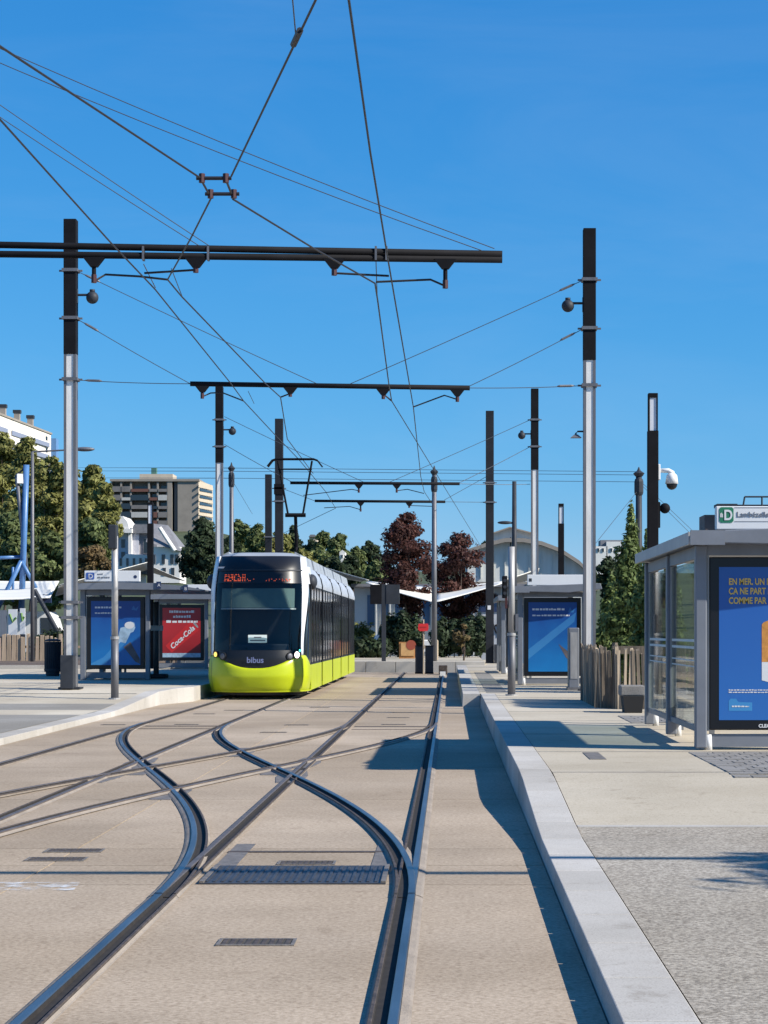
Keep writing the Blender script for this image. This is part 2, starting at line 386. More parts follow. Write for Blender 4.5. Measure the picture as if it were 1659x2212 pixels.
# ---- ribbed cover plates and switch boxes
def ribplate(x0, x1, y0, y1, label):
    r = thing('cover_plate', label, 'cover plate', ((x0+x1)/2, y0, 0))
    MB().box(x0, x1, y0, y1, -.02, .009).build('plate', M_plate, r)
    b = MB(); n = int((x1-x0)/.052)
    for i in range(n):
        x = x0+.03+i*(x1-x0-.05)/n
        b.box(x, x+.018, y0+.05, y1-.05, .0088, .016)
    b.build('ribbing', M_plate, r)
    for xx in (x0-.0, x1-.03): MB().box(xx, xx+.03, y0+.003, y1-.003, .0092, .021).build('hinge_bar', M_cast, r)
    return r
ribplate(RT-G/2+.15, RT+G/2-.17, 12.88, 13.84, 'blue grey ribbed steel cover plate between the right-track rails')
for k, (x0, x1, y0, y1, lb) in enumerate((
    (RT-G/2+.14, RT-G/2+.28, 13.86, 15.3, 'rusty switch-box plate beside the left rail behind the ribbed cover'),
    (RT+G/2-.30, RT+G/2-.14, 13.86, 15.3, 'rusty switch-box plate beside the right rail behind the ribbed cover'))):
    one('switch_box_plate', MB().box(x0, x1, y0, y1, -.01, .0045), M_cast, lb, 'steel plate', (x0, y0, 0), 'plates of the point switches')
one('switch_rod_channel', MB().box(RT-.62, RT+.52, 14.72, 14.80, -.02, .006), M_rust, 'narrow steel channel across the track behind the ribbed cover', 'channel', (RT, 14.7, 0))
for yy, xa, xb, lb in ((34.3, LT-.75, LT+.75, 'thin steel switch rod channel across the tram track'), (34.1, RT-.75, RT+.75, 'thin steel switch rod channel across the right track at the far switch')):
    one('switch_rod_channel', MB().box(xa+.14, xb-.14, yy, yy+.16, -.02, .006), M_rust, lb, 'channel', (xa, yy, 0), 'switch rod channels')
    one('switch_rod_channel', MB().box(xa+.14, xb-.14, yy-.9, yy-.84, -.02, .006), M_rust, lb.replace('thin', 'thinner, nearer'), 'channel', (xa, yy-.9, 0), 'switch rod channels')

# ---- drain grates
def grate(x, y, w, d, label, bars=True):
    r = thing('drain_grate', label, 'drain grate', (x, y, 0), 'drain grates in the track slab')
    b = MB(); t = .018
    b.box(x-w/2, x+w/2, y, y+t, -.01, .008).box(x-w/2, x+w/2, y+d-t, y+d, -.01, .008)
    b.box(x-w/2, x-w/2+t, y+t, y+d-t, -.01, .0078).box(x+w/2-t, x+w/2, y+t, y+d-t, -.01, .0078)
    b.build('frame', M_cast, r)
    MB().box(x-w/2+t, x+w/2-t, y+t, y+d-t, -.012, .0035).build('sump', M_gap, r)
    if bars:
        n = 9
        for i in range(n):
            xx = x-w/2+t+(i+.5)*(w-2*t)/n
            MB().box(xx-.012, xx+.010, y+t, y+d-t, .0034, .0072).build('bar', M_rust, r)
    return r
for px, py, w_, lb, bars in ((550,2044,.40,'cast iron drain grate in the slab nearest the camera between the rails', 1), (660,1869,.40,'drain grate just behind the ribbed cover plate', 1),
    (155,1842,.42,'upper of the two drain grates in the slab at the left edge', 1), (115,1861,.42,'lower of the two drain grates in the slab at the left edge', 1),
    (402,1566,.42,'drain grate between the rails of the tram track at the switch', 0), (440,1543,.42,'middle drain grate in front of the tram', 0), (505,1535,.40,'drain grate closest to the front of the tram', 0),
    (690,1529,.42,'drain slot between the two tracks right of the tram nose', 0), (590,1583,.42,'drain slot between the tracks by the curved rail', 0), (640,1567,.42,'drain slot just behind the curved rail, between the tracks', 0),
    (850,1566,.42,'nearest drain slot in the far part of the right track', 0), (860,1551,.42,'second drain slot in the far part of the right track', 0), (868,1540,.42,'farthest drain slot in the right track', 0),
    (300,1566.5,.42,'drain slot beside the left platform kerb', 0)):
    Y = GY(py); x = WX(px, Y)
    if lb.startswith('drain slot beside'): x = -5.75
    if abs(x-(RT-.75)) < .35: x += .2
    grate(x, Y, w_, .22 if bars else .17, lb, bars)
# worn chalk marks
M_chalk = bpy.data.materials.new('worn white marking'); M_chalk.use_nodes = True
t_ = M_chalk.node_tree; b_ = t_.nodes['Principled BSDF']; b_.inputs['Base Color'].default_value = (.62,.63,.64,1); b_.inputs['Roughness'].default_value = .9
n_ = t_.nodes.new('ShaderNodeTexNoise'); n_.inputs['Scale'].default_value = 7; n_.inputs['Detail'].default_value = 8; r_ = t_.nodes.new('ShaderNodeMapRange')
tcc = t_.nodes.new('ShaderNodeTexCoord'); t_.links.new(tcc.outputs['Object'], n_.inputs['Vector'])
r_.inputs[1].default_value = .46; r_.inputs[2].default_value = .66; r_.inputs[4].default_value = .85; t_.links.new(n_.outputs[0], r_.inputs[0]); t_.links.new(r_.outputs[0], b_.inputs['Alpha'])
def chalk(x0, x1, y0, y1):
    MB().add([(x0,y0,.0032),(x1,y0+.02,.0032),(x1-.03,y1,.0032),(x0,y1,.0032)], [(0,1,2,3)]).build('worn_marking', M_chalk, bed)
chalk(-3.35, -2.32, 12.55, 12.98)

# ---- right platform: sloping sheet plus kerb stones, pavers
PR = MB()
ys = [-3, 6, 10, 14.9, 16.3, 17.7, 19, 24, 30, 36, 43.2]
def plat(mb, x0, x1, ys, z):
    vs = []; k = 0; o = []
    for y in ys: vs += [(x0,y,z(y)), (x1,y,z(y))]
    return mb.add(vs, [(2*i, 2*i+1, 2*i+3, 2*i+2) for i in range(len(ys)-1)])
right = struct(plat(MB(), .966, 14, [-3, 6, 10, 14.9, 15.4], lambda y: zr(y)-.002).build('platform_right', M_agg, None, (0,0,0)))
struct(plat(MB(), .966, 14, [15.4, 16.3, 17.7, 19, 24, 30, 36, 43.2], lambda y: zr(y)-.002).build('platform_right_upper', M_platform, None, (0,0,0)))
struct(plat(MB(), .652, 14, [43.2, 50, 79, 95], lambda y: Z_R-.002).build('platform_right_far', M_platform, None, (0,0,0)))
MB().xprism([(15.36,zr(15.4)+.0015),(15.46,zr(15.4)+.0045),(15.46,zr(15.4)-.05),(15.36,zr(15.4)-.05)], .968, 14).build('edge_strip', M_granite, right)
def stone(y0, y1, x0, x1, z, parent):
    b = MB(); j = .008
    b.add([(x0,y0+j,-.05),(x1,y0+j,-.05),(x1,y1-j,-.05),(x0,y1-j,-.05),(x0+.012,y0+j,z(y0)+.003),(x1,y0+j,z(y0)+.003),(x1,y1-j,z(y1)+.003),(x0+.012,y1-j,z(y1)+.003)],
          [(0,3,2,1),(4,5,6,7),(0,1,5,4),(1,2,6,5),(2,3,7,6),(3,0,4,7)])
    return b.build('kerb_stone', M_granite, parent, bevel=.006)
y = -2.0
while y < 43.0:
    L = .98 if y < 42 else 43.2-y
    stone(y, min(43.2, y+L), .65, .96, zr, right); y += L
y = 43.2
far = bpy.data.objects['platform_right_far']
while y < 79:
    stone(y, y+1.0, .27, .648, lambda q: Z_R, far); y += 1.0
b = MB()
for a_, c_ in zip([-2, 14.9, 16.9, 19], [14.9, 16.9, 19, 43.15]):
    b.add([(.675,a_,-.05),(.955,a_,-.05),(.955,c_,-.05),(.675,c_,-.05),(.675,a_,zr(a_)-.008),(.955,a_,zr(a_)-.008),(.955,c_,zr(c_)-.008),(.675,c_,zr(c_)-.008)], [(0,3,2,1),(4,5,6,7),(0,1,5,4),(1,2,6,5),(2,3,7,6),(3,0,4,7)])
b.build('kerb_light_stop', M_gap, right)  # unseen dark core, added to block light slits through the kerb joints
# joints across the smooth platform
for yy in (19.1, 22.35, 26.2, 30.1, 33.6, 37.4, 40.6):
    MB().box(.97, 9, yy, yy+.03, Z_R-.01 if yy > 19 else zr(yy)-.01, zr(yy)+.0015).build('joint', M_sett, right)
# dark band behind the far kerb, tactile strip
MB().box(.80, 1.25, 43.6, 66, Z_R-.01, Z_R+.002).build('dark_paving_band', M_asphalt, far)
one('inspection_cover', MB().box(1.45, 1.62, 21.0, 22.2, .26, Z_R+.004), M_cast, 'narrow grey inspection cover set in the pale platform', 'cover', (1.5, 21, Z_R))
# setts
def setts(x0, x1, y0, y1, dx, dy):
    ny = int((y1-y0)/dy); nx = int((x1-x0)/dx)
    base = {}
    for j in range(ny):
        for i in range(nx):
            xx = x0+i*dx+(dx*.5 if j % 2 else 0); yy = y0+j*dy; z = zr(yy+dy/2)
            h = .006+rnd.uniform(-.003,.003)
            xa = max(x0, xx-(dx if (j % 2 and i == 0) else 0)) if False else xx
            MB().box((x0 if i == 0 else xx)+.008, xx+dx-.008, yy+.012, yy+dy-.012, z-.03, z+h).build('paver', M_sett, right)
setts(2.60, 4.4, 18.6, 22.3, .17, .26)
setts(2.62, 3.6, 29.4, 31.8, .17, .3)

# ---- left platform
pl = MB()
edgeL = [(-6.31, 20), (-6.31, 30), (-6.31, 36), (-6.31, 39), (-6.31, 44.4), (-5.84, 46.6), (-5.84, 79)]
def zl(Y): return .09+(Z_L-.09)*min(1, max(0, (Y-38.6)/7.0))
vs = []
for x, y in edgeL: vs += [(x-.33, y, zl(y)-.002), (-14.0, y, zl(y)-.002), (-60, y, zl(y)*.4)]
left = struct(MB().add(vs, [q for i in range(len(edgeL)-1) for q in ((3*i, 3*i+3, 3*i+4, 3*i+1), (3*i+1, 3*i+4, 3*i+5, 3*i+2))]).build('platform_left', M_platform, None, (0,0,0)))
def seg_stone(p, q):
    (x0,y0),(x1,y1) = p, q; z0, z1 = zl(y0)+.003, zl(y1)+.003; j = .004
    b = MB().add([(x0,y0+j,-.05),(x0-.325,y0+j,-.05),(x1-.325,y1-j,-.05),(x1,y1-j,-.05),(x0-.012,y0+j,z0),(x0-.325,y0+j,z0),(x1-.325,y1-j,z1),(x1-.012,y1-j,z1)],
          [(0,1,2,3),(7,6,5,4),(4,5,1,0),(5,6,2,1),(6,7,3,2),(7,4,0,3)])
    b.build('kerb_stone', M_granite, left, bevel=.006)
for (a, b) in zip(edgeL[:-1], edgeL[1:]):
    L = math.hypot(b[0]-a[0], b[1]-a[1]); n = max(1, round(L/1.1))
    for i in range(n): seg_stone((a[0]+(b[0]-a[0])*i/n, a[1]+(b[1]-a[1])*i/n), (a[0]+(b[0]-a[0])*(i+1)/n, a[1]+(b[1]-a[1])*(i+1)/n))
vs = []
for y in (20, 30, 38.6, 40.6): vs += [(-6.66, y, zl(y)+.002), (-14, y, zl(y)+.002)]
struct(MB().add(vs, [(0,2,3,1),(2,4,5,3),(4,6,7,5)]).build('asphalt_apron', M_asphalt, None, (0,0,0)))
for yy in (43.6, 49.5, 58.0): MB().box(-14, -6.7, yy, yy+.10, zl(yy)-.02, zl(yy)+.012 if yy < 46 else Z_L+.001).build('joint', M_asphalt, left)
MB().box(-30, -10.8, 69.0, 69.3, .1, Z_L+.12).build('kerb_stone', M_granite, left)
struct(MB().box(-40, -12, 69.3, 90, .05, Z_L+.03).build('mulch_bed', M_mulch, None, (0,0,0)))
# end wall across the tracks
endw = struct(MB().box(-5.6, 1.4, 80.2, 98, -.05, .40).build('end_terrace', M_platform, None, (0,0,0)))
for i in range(6): MB().box(-5.62+i*1.17, -4.47+i*1.17, 79.9, 80.19, -.05, .42).build('kerb_stone', M_granite, endw, bevel=.01)

# ================================================================== overhead line
def hbeam(mb, x, y, z0, z1, w=.27, d=.26, t=.036):
    mb.box(x-w/2, x-w/2+t*1.6, y-d/2, y+d/2, z0, z1).box(x+w/2-t*1.6, x+w/2, y-d/2, y+d/2, z0, z1)
    return mb
def hweb(x, y, z0, z1, root, w=.27, d=.26, t=.036): MB().box(x-w/2+t*1.6, x+w/2-t*1.6, y-d/2+.016, y-d/2+.036, z0, z1).build('web', M_sunlit_web, root)
def clamp(root, x, y, z, w=.27, d=.26):
    b = MB(); e = .035
    b.box(x-w/2-e, x+w/2+e, y-d/2-.03, y-d/2-.006, z-.035, z+.035).box(x-w/2-e, x+w/2+e, y+d/2+.006, y+d/2+.03, z-.035, z+.035)
    b.box(x-w/2-e, x-w/2-.004, y-d/2-.006, y+d/2+.006, z-.03, z+.03).box(x+w/2+.004, x+w/2+e, y-d/2-.006, y+d/2+.006, z-.03, z+.03)
    b.box(x-w/2-.12, x-w/2-e, y-.02, y+.02, z-.02, z+.02).box(x+w/2+e, x+w/2+.12, y-.02, y+.02, z-.02, z+.02)
    b.build('clamp', M_galvd, root)
def globe(root, x, y, z, side):
    MB().box(x+side*.135-.02, x+side*.135+.02, y-.06, y+.06, z-.16, z+.16).build('bracket', M_dgrey, root)
    MB().tube([(x+side*.15, y, z+.03), (x+side*.40, y, z+.03)], .028, 8).build('arm', M_dgrey, root)
    b = MB().sphere((x+side*.48, y, z-.03), .14, 16, 10).tube([(x+side*.48, y, z+.09), (x+side*.48, y, z+.15)], .06, 10)
    b.build('loudspeaker', M_dgrey, root, smooth=True)
def mast(x, y, zb, ztop, zsplit, label, clamps, globe_z=None, side=1, w=.27, allblack=False, group='steel overhead line masts'):
    r = thing('overhead_mast', label, 'mast', (x, y, zb), group)
    if allblack: MB().box(x-w/2, x+w/2, y-.16, y+.16, zb, ztop).build('cladding', M_box, r, bevel=.01)
    else:
        hbeam(MB(), x, y, zb, zsplit, w).build('flange', M_galvd, r); hweb(x, y, zb, zsplit, r, w)
        MB().box(x-w/2-.004, x+w/2+.004, y-.14, y+.14, zsplit, ztop).build('cladding', M_black, r, bevel=.008)
    MB().box(x-.24, x+.24, y-.24, y+.24, zb-.01, zb+.03).build('base_plate', M_dgrey, r)
    for z in clamps: clamp(r, x, y, z, w+.01, .32 if allblack else .28)
    if globe_z: globe(r, x, y, globe_z, side)
    return r
YM = 45.5
xl, xr_ = WX(153, YM), WX(1273, YM)
zt = lambda py: WZ(py, YM)
ML = mast(xl, YM, Z_L, zt(475), zt(766), 'tall steel mast in front of the left shelter, black cladding on top', [zt(585), zt(688), zt(820)], zt(640), 1)
for py in (1301, 1334): clamp(ML, xl, YM, zt(py), .30, .3)
MB().box(xl-.17, xl+.12, YM-.36, YM-.17, Z_L, zt(1415)).build('cabinet', M_dgrey, ML, bevel=.01)
MR = mast(xr_, YM, Z_R, zt(495), zt(779), 'tall steel mast rising behind the right picket fence', [zt(605), zt(710), zt(833)], zt(658), -1)
b = MB().tube([(xr_-.14, YM, zt(932)), (xr_-.26, YM, zt(932)), (xr_-.30, YM, zt(936)), (xr_-.30, YM, zt(941))], .02, 8); b.build('lamp_arm', M_dgrey, MR)
MB().add([(xr_-.42,YM-.1,zt(946)),(xr_-.18,YM-.1,zt(946)),(xr_-.18,YM+.1,zt(946)),(xr_-.42,YM+.1,zt(946)),(xr_-.34,YM-.05,zt(939)),(xr_-.26,YM-.05,zt(939)),(xr_-.26,YM+.05,zt(939)),(xr_-.34,YM+.05,zt(939))],
         [(0,3,2,1),(4,5,6,7),(0,1,5,4),(1,2,6,5),(2,3,7,6),(3,0,4,7)]).build('lamp_head', M_galvd, MR)
Y2 = 75.5; zt = lambda py: WZ(py, Y2)
mast(WX(474,Y2), Y2, Z_L, zt(836), zt(1000), 'second steel mast on the left, behind the tram front', [zt(907), zt(965)], zt(930), 1)
mast(WX(1155,Y2), Y2, Z_R, zt(840), zt(1015), 'second steel mast on the right, behind the far shelter', [zt(907), zt(965)], zt(939), -1)
Y3 = 84.5; zt = lambda py: WZ(py, Y3)
M3L = mast(WX(603,Y3), Y3, Z_L, zt(905), 0, 'dark box mast rising over the tram roof, taller of the pair', [zt(1055), zt(1083)], None, 1, .33, True)
MB().box(WX(603,Y3)-.20, WX(603,Y3)+.20, Y3-.19, Y3+.19, zt(1068), zt(1046)).build('equipment_collar', M_black, M3L)
M3R = mast(WX(1058,Y3), Y3, Z_R, zt(888), 0, 'dark box mast standing right of the purple trees', [zt(1043), zt(1085)], None, 1, .33, True)
MB().box(WX(1067,Y3), WX(1082,Y3), Y3-.3, Y3-.17, Z_R, WZ(1392,Y3)).build('cabinet', M_dgrey, M3R)
MB().box(WX(1053,Y3), WX(1060,Y3), Y3-.175, Y3-.163, zt(1317), zt(1308)).build('notice', M_pwhite, M3R)
Y5 = 112.; zt = lambda py: WZ(py, Y5)
mast(WX(580,Y5), Y5, 0, zt(1025), 0, 'dark box mast rising over the tram roof, shorter of the pair', [zt(1160)], None, 1, .36, True)

def bracket_drop(root, p, zb, arm, red=False, s=1.):
    """trapezoid hanger under the beam, dropper and bent steady arm"""
    x, y, z = p
    MB().add([(x-.16*s,y-.05,z),(x+.16*s,y-.05,z),(x+.05*s,y-.05,z-.14*s),(x-.05*s,y-.05,z-.14*s),(x-.16*s,y+.05,z),(x+.16*s,y+.05,z),(x+.05*s,y+.05,z-.14*s),(x-.05*s,y+.05,z-.14*s)],
             [(0,1,2,3)[::-1],(4,5,6,7),(0,4,7,3),(1,2,6,5),(0,1,5,4),(3,7,6,2)]).build('hanger', M_black, root)
    MB().tube([(x,y,z-.10*s),(x,y,zb)], .032*s, 8).build('dropper', M_black, root)
    MB().tube([(x,y,zb+.10),(x,y,zb-.02)], .04*s, 8).build('insulator', M_red, root)
    if arm: MB().tube(arm, .017*s, 6).build('steady_arm', M_wire, root)

# first gantry: twin tube cantilever from a mast just outside the frame
YG = 29.7
g1 = thing('gantry', 'twin tube cantilever gantry crossing the upper sky', 'gantry', (-9.3, YG, Z_L))
hbeam(MB(), -9.3, YG, 0, 8.0).build('beam', M_galv, g1); MB().box(-9.44, -9.16, YG-.14, YG+.14, 8.0, 11.6).build('cladding', M_black, g1)
for pa, pb in ((529, 549), (549, 561)):
    a = P(-330, pa-6, YG); c = P(0, pa, YG); d = P(1085, pb, YG)
    a.x = -9.2
    MB().tube([a, c, d], .05, 12).build('tube', M_black, g1, smooth=True)
for px, zb_, arm in ((203, 608, [P(206,606,YG), P(228,593,YG+.1), P(300,597,YG+.2), P(362,604,YG)]), (423, 586, [P(423,583,YG), P(312,590,YG+.1)]),
                     (722, 592, [P(722,590,YG), P(840,596,YG+.1)]), (962, 620, [P(962,618,YG), P(930,604,YG+.1), P(812,609,YG)])):
    zz = WZ(555+6*px/1085, YG); bracket_drop(g1, (WX(px,YG), YG, zz), WZ(zb_, YG), arm)
for px in (310, 450, 812, 835): MB().box(WX(px,YG)-.015, WX(px,YG)+.015, YG-.06, YG+.06, WZ(563,YG), WZ(533,YG)).build('tie_plate', M_galvd, g1)
# gantry behind the camera's upper edge: only its shadow lines reach the picture
g0 = thing('gantry', 'twin tube cantilever gantry above the frame, known by its shadow lines', 'gantry', (14, 10.1, 0))
hbeam(MB(), 14, 10.1, 0, 8).build('beam', M_galv, g0)
for z in (7.15, 7.02): MB().tube([(14, 10.1, z), (-5, 10.2, z-.05)], .045, 8).build('tube', M_black, g0)

def span_gantry(y, pa, pb, py0, py1, drops, label, r=.055):
    g = thing('span_gantry', label, 'gantry', (WX(pa,y), y, WZ(py0,y)), 'tube beams hung between the masts')
    MB().tube([P(pa,py0,y), P(pb,py1,y)], r, 12).build('tube', M_black, g, smooth=True)
    for px, pz, arm in drops:
        z = WZ(py0+(py1-py0)*(px-pa)/(pb-pa), y)-r*.8
        bracket_drop(g, (WX(px,y), y, z), WZ(pz,y), [P(ax,ay,y+(.1 if i else 0)) for i, (ax,ay) in enumerate(arm)] if arm else None)
    return g
Yb = 45.0
span_gantry(Yb, 411, 1015, 829, 838, [(437,859,[(437,857),(455,849),(480,848),(526,866)]), (627,855,[(627,850),(606,858)]), (828,860,[(828,851),(846,866)]), (988,866,[(988,863),(960,854),(893,879)])], 'tube beam hung between the two tall near masts')
span_gantry(74., 627, 993, 1043, 1045, [(775,1063,[(775,1060),(760,1057),(655,1070)]), (857,1063,[(857,1060),(880,1057),(916,1066)])], 'tube beam hung behind the pantograph')
span_gantry(84., 680, 962, 1082, 1084, [(779,1104,[(779,1101),(755,1094),(700,1097)]), (884,1096,[(884,1092),(940,1094)])], 'farthest and lowest of the hung tube beams, before the purple trees')

def wire(pts, r, label, name='span_wire', cat='wire', m=None, sag=0., group='wires of the overhead line'):
    pts = [Vector(p) for p in pts]
    if sag and len(pts) == 2:
        a, c = pts; pts = [a.lerp(c, t/10)-Vector((0,0,4*sag*(t/10)*(1-t/10))) for t in range(11)]
    return one(name, MB().tube(pts, r, 6), m or M_stay, label, cat, tuple(pts[0]), group)
ZC = 6.68
def C3(px, py): Y = (ZC-EYE)*F/(HY-py); return (WX(px, Y), Y, ZC)
cw = dict(name='contact_wire', cat='contact wire', m=M_wire, group='contact wires')
wire([(-4.5,9,ZC), C3(0,258), C3(240,525), C3(335,625), C3(500,830), C3(526,866), C3(590,935), (-4.45,60,ZC), (-4.5,74,ZC), (-4.7,84,ZC), (-9.8,112,ZC)], .0115, 'contact wire above the tram track, from the left edge of the sky to the pantograph', **cw)
wire([(-.80,9,ZC), C3(755,10), C3(800,330), C3(838,560), C3(893,880), C3(909,1030), (-.92,74,ZC), (-.66,82,ZC)], .0115, 'contact wire above the right track, steepest in the picture', **cw)
wire([(-.9,9,ZC), C3(682,0), C3(500,380)], .0115, 'contact wire from the top edge down to the section insulator', **cw)
wire([C3(455,430), C3(412,515), C3(362,604), C3(392,640), C3(575,830), C3(606,858), (-4.3,54,ZC+.02), (-4.42,66,ZC+.04)], .012, 'contact wire from the section insulator bending back at the first gantry toward the tram', **cw)
wire([(-4.3,9,ZC), C3(0,100), C3(432,384)], .0115, 'contact wire from the left edge to the section insulator', **cw)
wire([C3(503,430), C3(680,538), C3(810,612), C3(816,650), C3(840,830), C3(846,866), P(1040,1183,139.8)], .012, 'contact wire from the section insulator to the right, then down to the hall roof', **cw)
# section insulator
si = thing('section_insulator', 'small twin bar section insulator where two contact wires cross', 'insulator', C3(465,405))
for py, xa, xb in ((385, 424, 500), (419, 443, 517)):
    a, c = Vector(C3(xa,py)), Vector(C3(xb,py))
    MB().tube([a, c], .022, 8).build('bar', M_wire, si)
    for t in (.16, .84):
        p = a.lerp(c, t); MB().tube([p-Vector((0,0,.05)), p+Vector((0,0,.05))], .035, 8).build('clamp', M_red, si)
for q in (((432,384),(455,426)), ((487,386),(503,426))): MB().tube([C3(*q[0]), C3(*q[1])], .014, 6).build('jumper', M_wire, si)
# feeders beside the contact wires
wire([(-.93,9,ZC+.35), C3(640,88)], .006, 'thin parallel feeder beside the wire at the top edge')
one('wire_clamp', MB().tube([C3(648,66), C3(634,96)], .03, 8), M_wire, 'dark splice clamp on the wire near the top edge', 'clamp', C3(640,80))
k = 0
for a, c, lb in (((310,570),(336,622),'short jumper hanging from the first gantry to the tram wire'), ((370,580),(394,642),'short jumper right of the first pair under the gantry'),
                 ((536,845),(549,872),'short jumper under the middle beam near the left mast'), ((812,560),(815,645),'short jumper under the first gantry at the right wire')):
    wire([P(*a, 30. if k != 2 else 45), C3(*c)], .007, lb)
    k += 1
# stays and spans
y = YG
wire([P(1068,537,y), (-9.2, y, 11.3)], .007, 'upper of the two long stays to the tip of the first gantry', sag=.12)
wire([P(1040,541,y), (-9.2, y, 11.05)], .007, 'lower of the two long stays to the tip of the first gantry', sag=.12)
wire([P(455,533,y), (-9.2, y, 11.15)], .007, 'upper of the two steep stays to the middle of the first gantry', sag=.05)
wire([P(440,537,y), (-9.2, y, 10.9)], .007, 'lower of the two steep stays to the middle of the first gantry', sag=.05)
for a, c, lb in (((165,585),(685,829),'stay from the left mast to the middle of the hung beam'), ((165,688),(411,829),'stay from the left mast to the end of the hung beam'), ((165,821),(411,829),'level span wire from the left mast to the hung beam'),
                 ((1260,605),(750,832),'stay from the right mast to the middle of the hung beam'), ((1260,710),(1010,836),'stay from the right mast to the end of the hung beam'), ((1260,833),(1015,838),'level span wire from the right mast to the hung beam')):
    wire([P(*a, YM), P(*c, Yb)], .009, lb, sag=.02)
    d = (P(*c, Yb)-P(*a, YM)).normalized()
    one('turnbuckle', MB().tube([P(*a, YM)+d*.2, P(*a, YM)+d*.28, P(*a, YM)+d*.55, P(*a, YM)+d*.6], [.01,.03,.03,.01], 6), M_galvd, 'turnbuckle on the '+lb, 'turnbuckle', tuple(P(*a, YM)), 'turnbuckles at the masts')
for a, c, lb in (((485,900),(785,1041),'stay from the second left mast to the beam by the pantograph'), ((485,960),(630,1041),'short stay from the second left mast to the beam by the pantograph'),
                 ((1145,907),(840,1042),'stay from the second right mast to the beam by the pantograph'), ((1145,965),(990,1044),'short stay from the second right mast to the beam by the pantograph'), ((1145,1046),(993,1045),'level span from the second right mast to the beam by the pantograph')):
    wire([P(*a, Y2), P(*c, 74.)], .011, lb, sag=.02)
for a, c, lb in (((1050,1085),(962,1084),'level span from the box mast to the farthest beam'), ((1050,1030),(960,1080),'stay from the box mast to the farthest beam'), ((612,1056),(680,1082),'stay from the mast over the tram to the farthest beam')):
    wire([P(*a, Y3), P(*c, 84.)], .011, lb)

# utility poles and lines
def upole(px, Y, ptop, r, label, m):
    x = WX(px,Y); zt_ = WZ(ptop,Y); o = thing('utility_pole', label, 'pole', (x, Y, .3), 'steel poles carrying the level lines')
    MB().tube([(x,Y,.3),(x,Y,zt_)], [r,r*.78], 12).build('shaft', m, o, smooth=True)
    MB().tube([(x,Y,zt_-.05),(x,Y,zt_+.06),(x,Y,zt_+.16),(x,Y,zt_+.3)], [r*1.0,r*1.5,r*.5,.015], 10).build('cap', M_dgrey, o)
    MB().tube([(x,Y,zt_-.75),(x,Y,zt_-.65),(x,Y,zt_-.25),(x,Y,zt_-.15)], [r,r*1.2,r*1.2,r], 10).build('clamp', M_dgrey, o)
    return o
up1 = upole(500, 87, 1014, .11, 'blue grey pole between the round tree and the tram mast', M_galvd)
up2 = upole(938, 82, 1022, .115, 'blue grey pole in front of the purple trees', M_galvd)
up3 = upole(1380, 76, 1026, .145, 'dark blue pole behind the tall columnar shrub', M_dgrey)
i = 0
for py in (1010, 1017, 1032):
    wire([P(120,py,300), P(500,py+1,87)], .016, 'level line from the grey tower block to the left pole, %s of three' % ['top','middle','bottom'][i], m=M_stay, name='utility_line', group='level lines on the utility poles')
    wire([P(500,py+1,87), P(938,py+5,82)], .011, 'level line between the left and middle poles, %s of three' % ['top','middle','bottom'][i], m=M_stay, name='utility_line', group='level lines on the utility poles')
    wire([P(938,py+5,82), P(1380,py+9,76)], .010, 'level line between the middle and right poles, %s of three' % ['top','middle','bottom'][i], m=M_stay, name='utility_line', group='level lines on the utility poles')
    i += 1
wire([P(1376,1062,76), P(1285,1176,64)], .009, 'stay wire slanting down left from the dark blue pole')
wire([P(1384,1040,76), P(1505,1155,90)], .009, 'upper stay wire slanting down right from the dark blue pole')
wire([P(1384,1046,76), P(1495,1156,90)], .009, 'lower stay wire slanting down right from the dark blue pole')
wire([P(503,1040,87), P(545,1110,100)], .009, 'stay wire slanting right from the left utility pole')

# ================================================================== tram
TX, TY = -4.53, 47.5
tram = thing('tram', 'lime green, white and black tram waiting at the left platform', 'tram', (TX, TY, 0))
def fw(z):                                  # half width at height
    return 1.2 - .10*max(0, (z-2.5)/.9)**1.5 - .05*max(0, (.5-z)/.35)
def lean(z):
    return .10*max(0, .55-z)/.35 + (max(0, z-.95)**1.25)*.30 + max(0, z-3.05)**2*1.6
def nose(th, z, off=0.):
    a = max(-1., min(1., th))*PI/2; n = 2.7; D = 1.55
    x = fw(z)*math.copysign(abs(math.sin(a))**(2/n), a); yy = D*(1-abs(math.cos(a))**(2/n)) + lean(z)*(1-.35*abs(th))
    d = Vector((math.sin(a), -math.cos(a), 0))
    return (TX+x+d.x*off, TY+yy+d.y*off, z)
def sk(mb, t0, t1, za, zb, nu=24, nv=10, off=0.):
    def fn(u, v):
        th = t0+(t1-t0)*u; a = za(th) if callable(za) else za; c = zb(th) if callable(zb) else zb
        return nose(th, a+(c-a)*v, off)
    return mb.grid(fn, nu, nv)
zbump = lambda th: .74+.30*s3(abs(th)/.62) - .26*s3((abs(th)-.70)/.30)
bb = MB(); bulge = [0, .035, .05, .055, .058, .058, .056, .05, .042, .03, .0]
bb.grid(lambda u, v: (lambda th: nose(th, .17+(zbump(th)-.17)*v, (lambda q: bulge[int(q)]+(bulge[min(10,int(q)+1)]-bulge[int(q)])*(q-int(q)))(v*10)*(1-s3((abs(th)-.7)/.3))))(-1+2*u), 60, 20)
bb.build('bumper', M_green, tram, smooth=True, solid=.03)
sk(MB(), -1, 1, lambda th: .105, lambda th: .17, 40, 2, -.05).build('underskirt', M_rubber, tram, solid=.03)
bl = sk(MB(), -.999, .999, .185, .215, 50, 2, .045).build('bumper_lip', M_green, tram, smooth=True)
for th in (-.60, .60):
    sk(MB(), th-.004, th+.004, .26, lambda t: zbump(t)-.08, 2, 10, .060).build('panel_gap', M_rubber, tram)
TP = .60
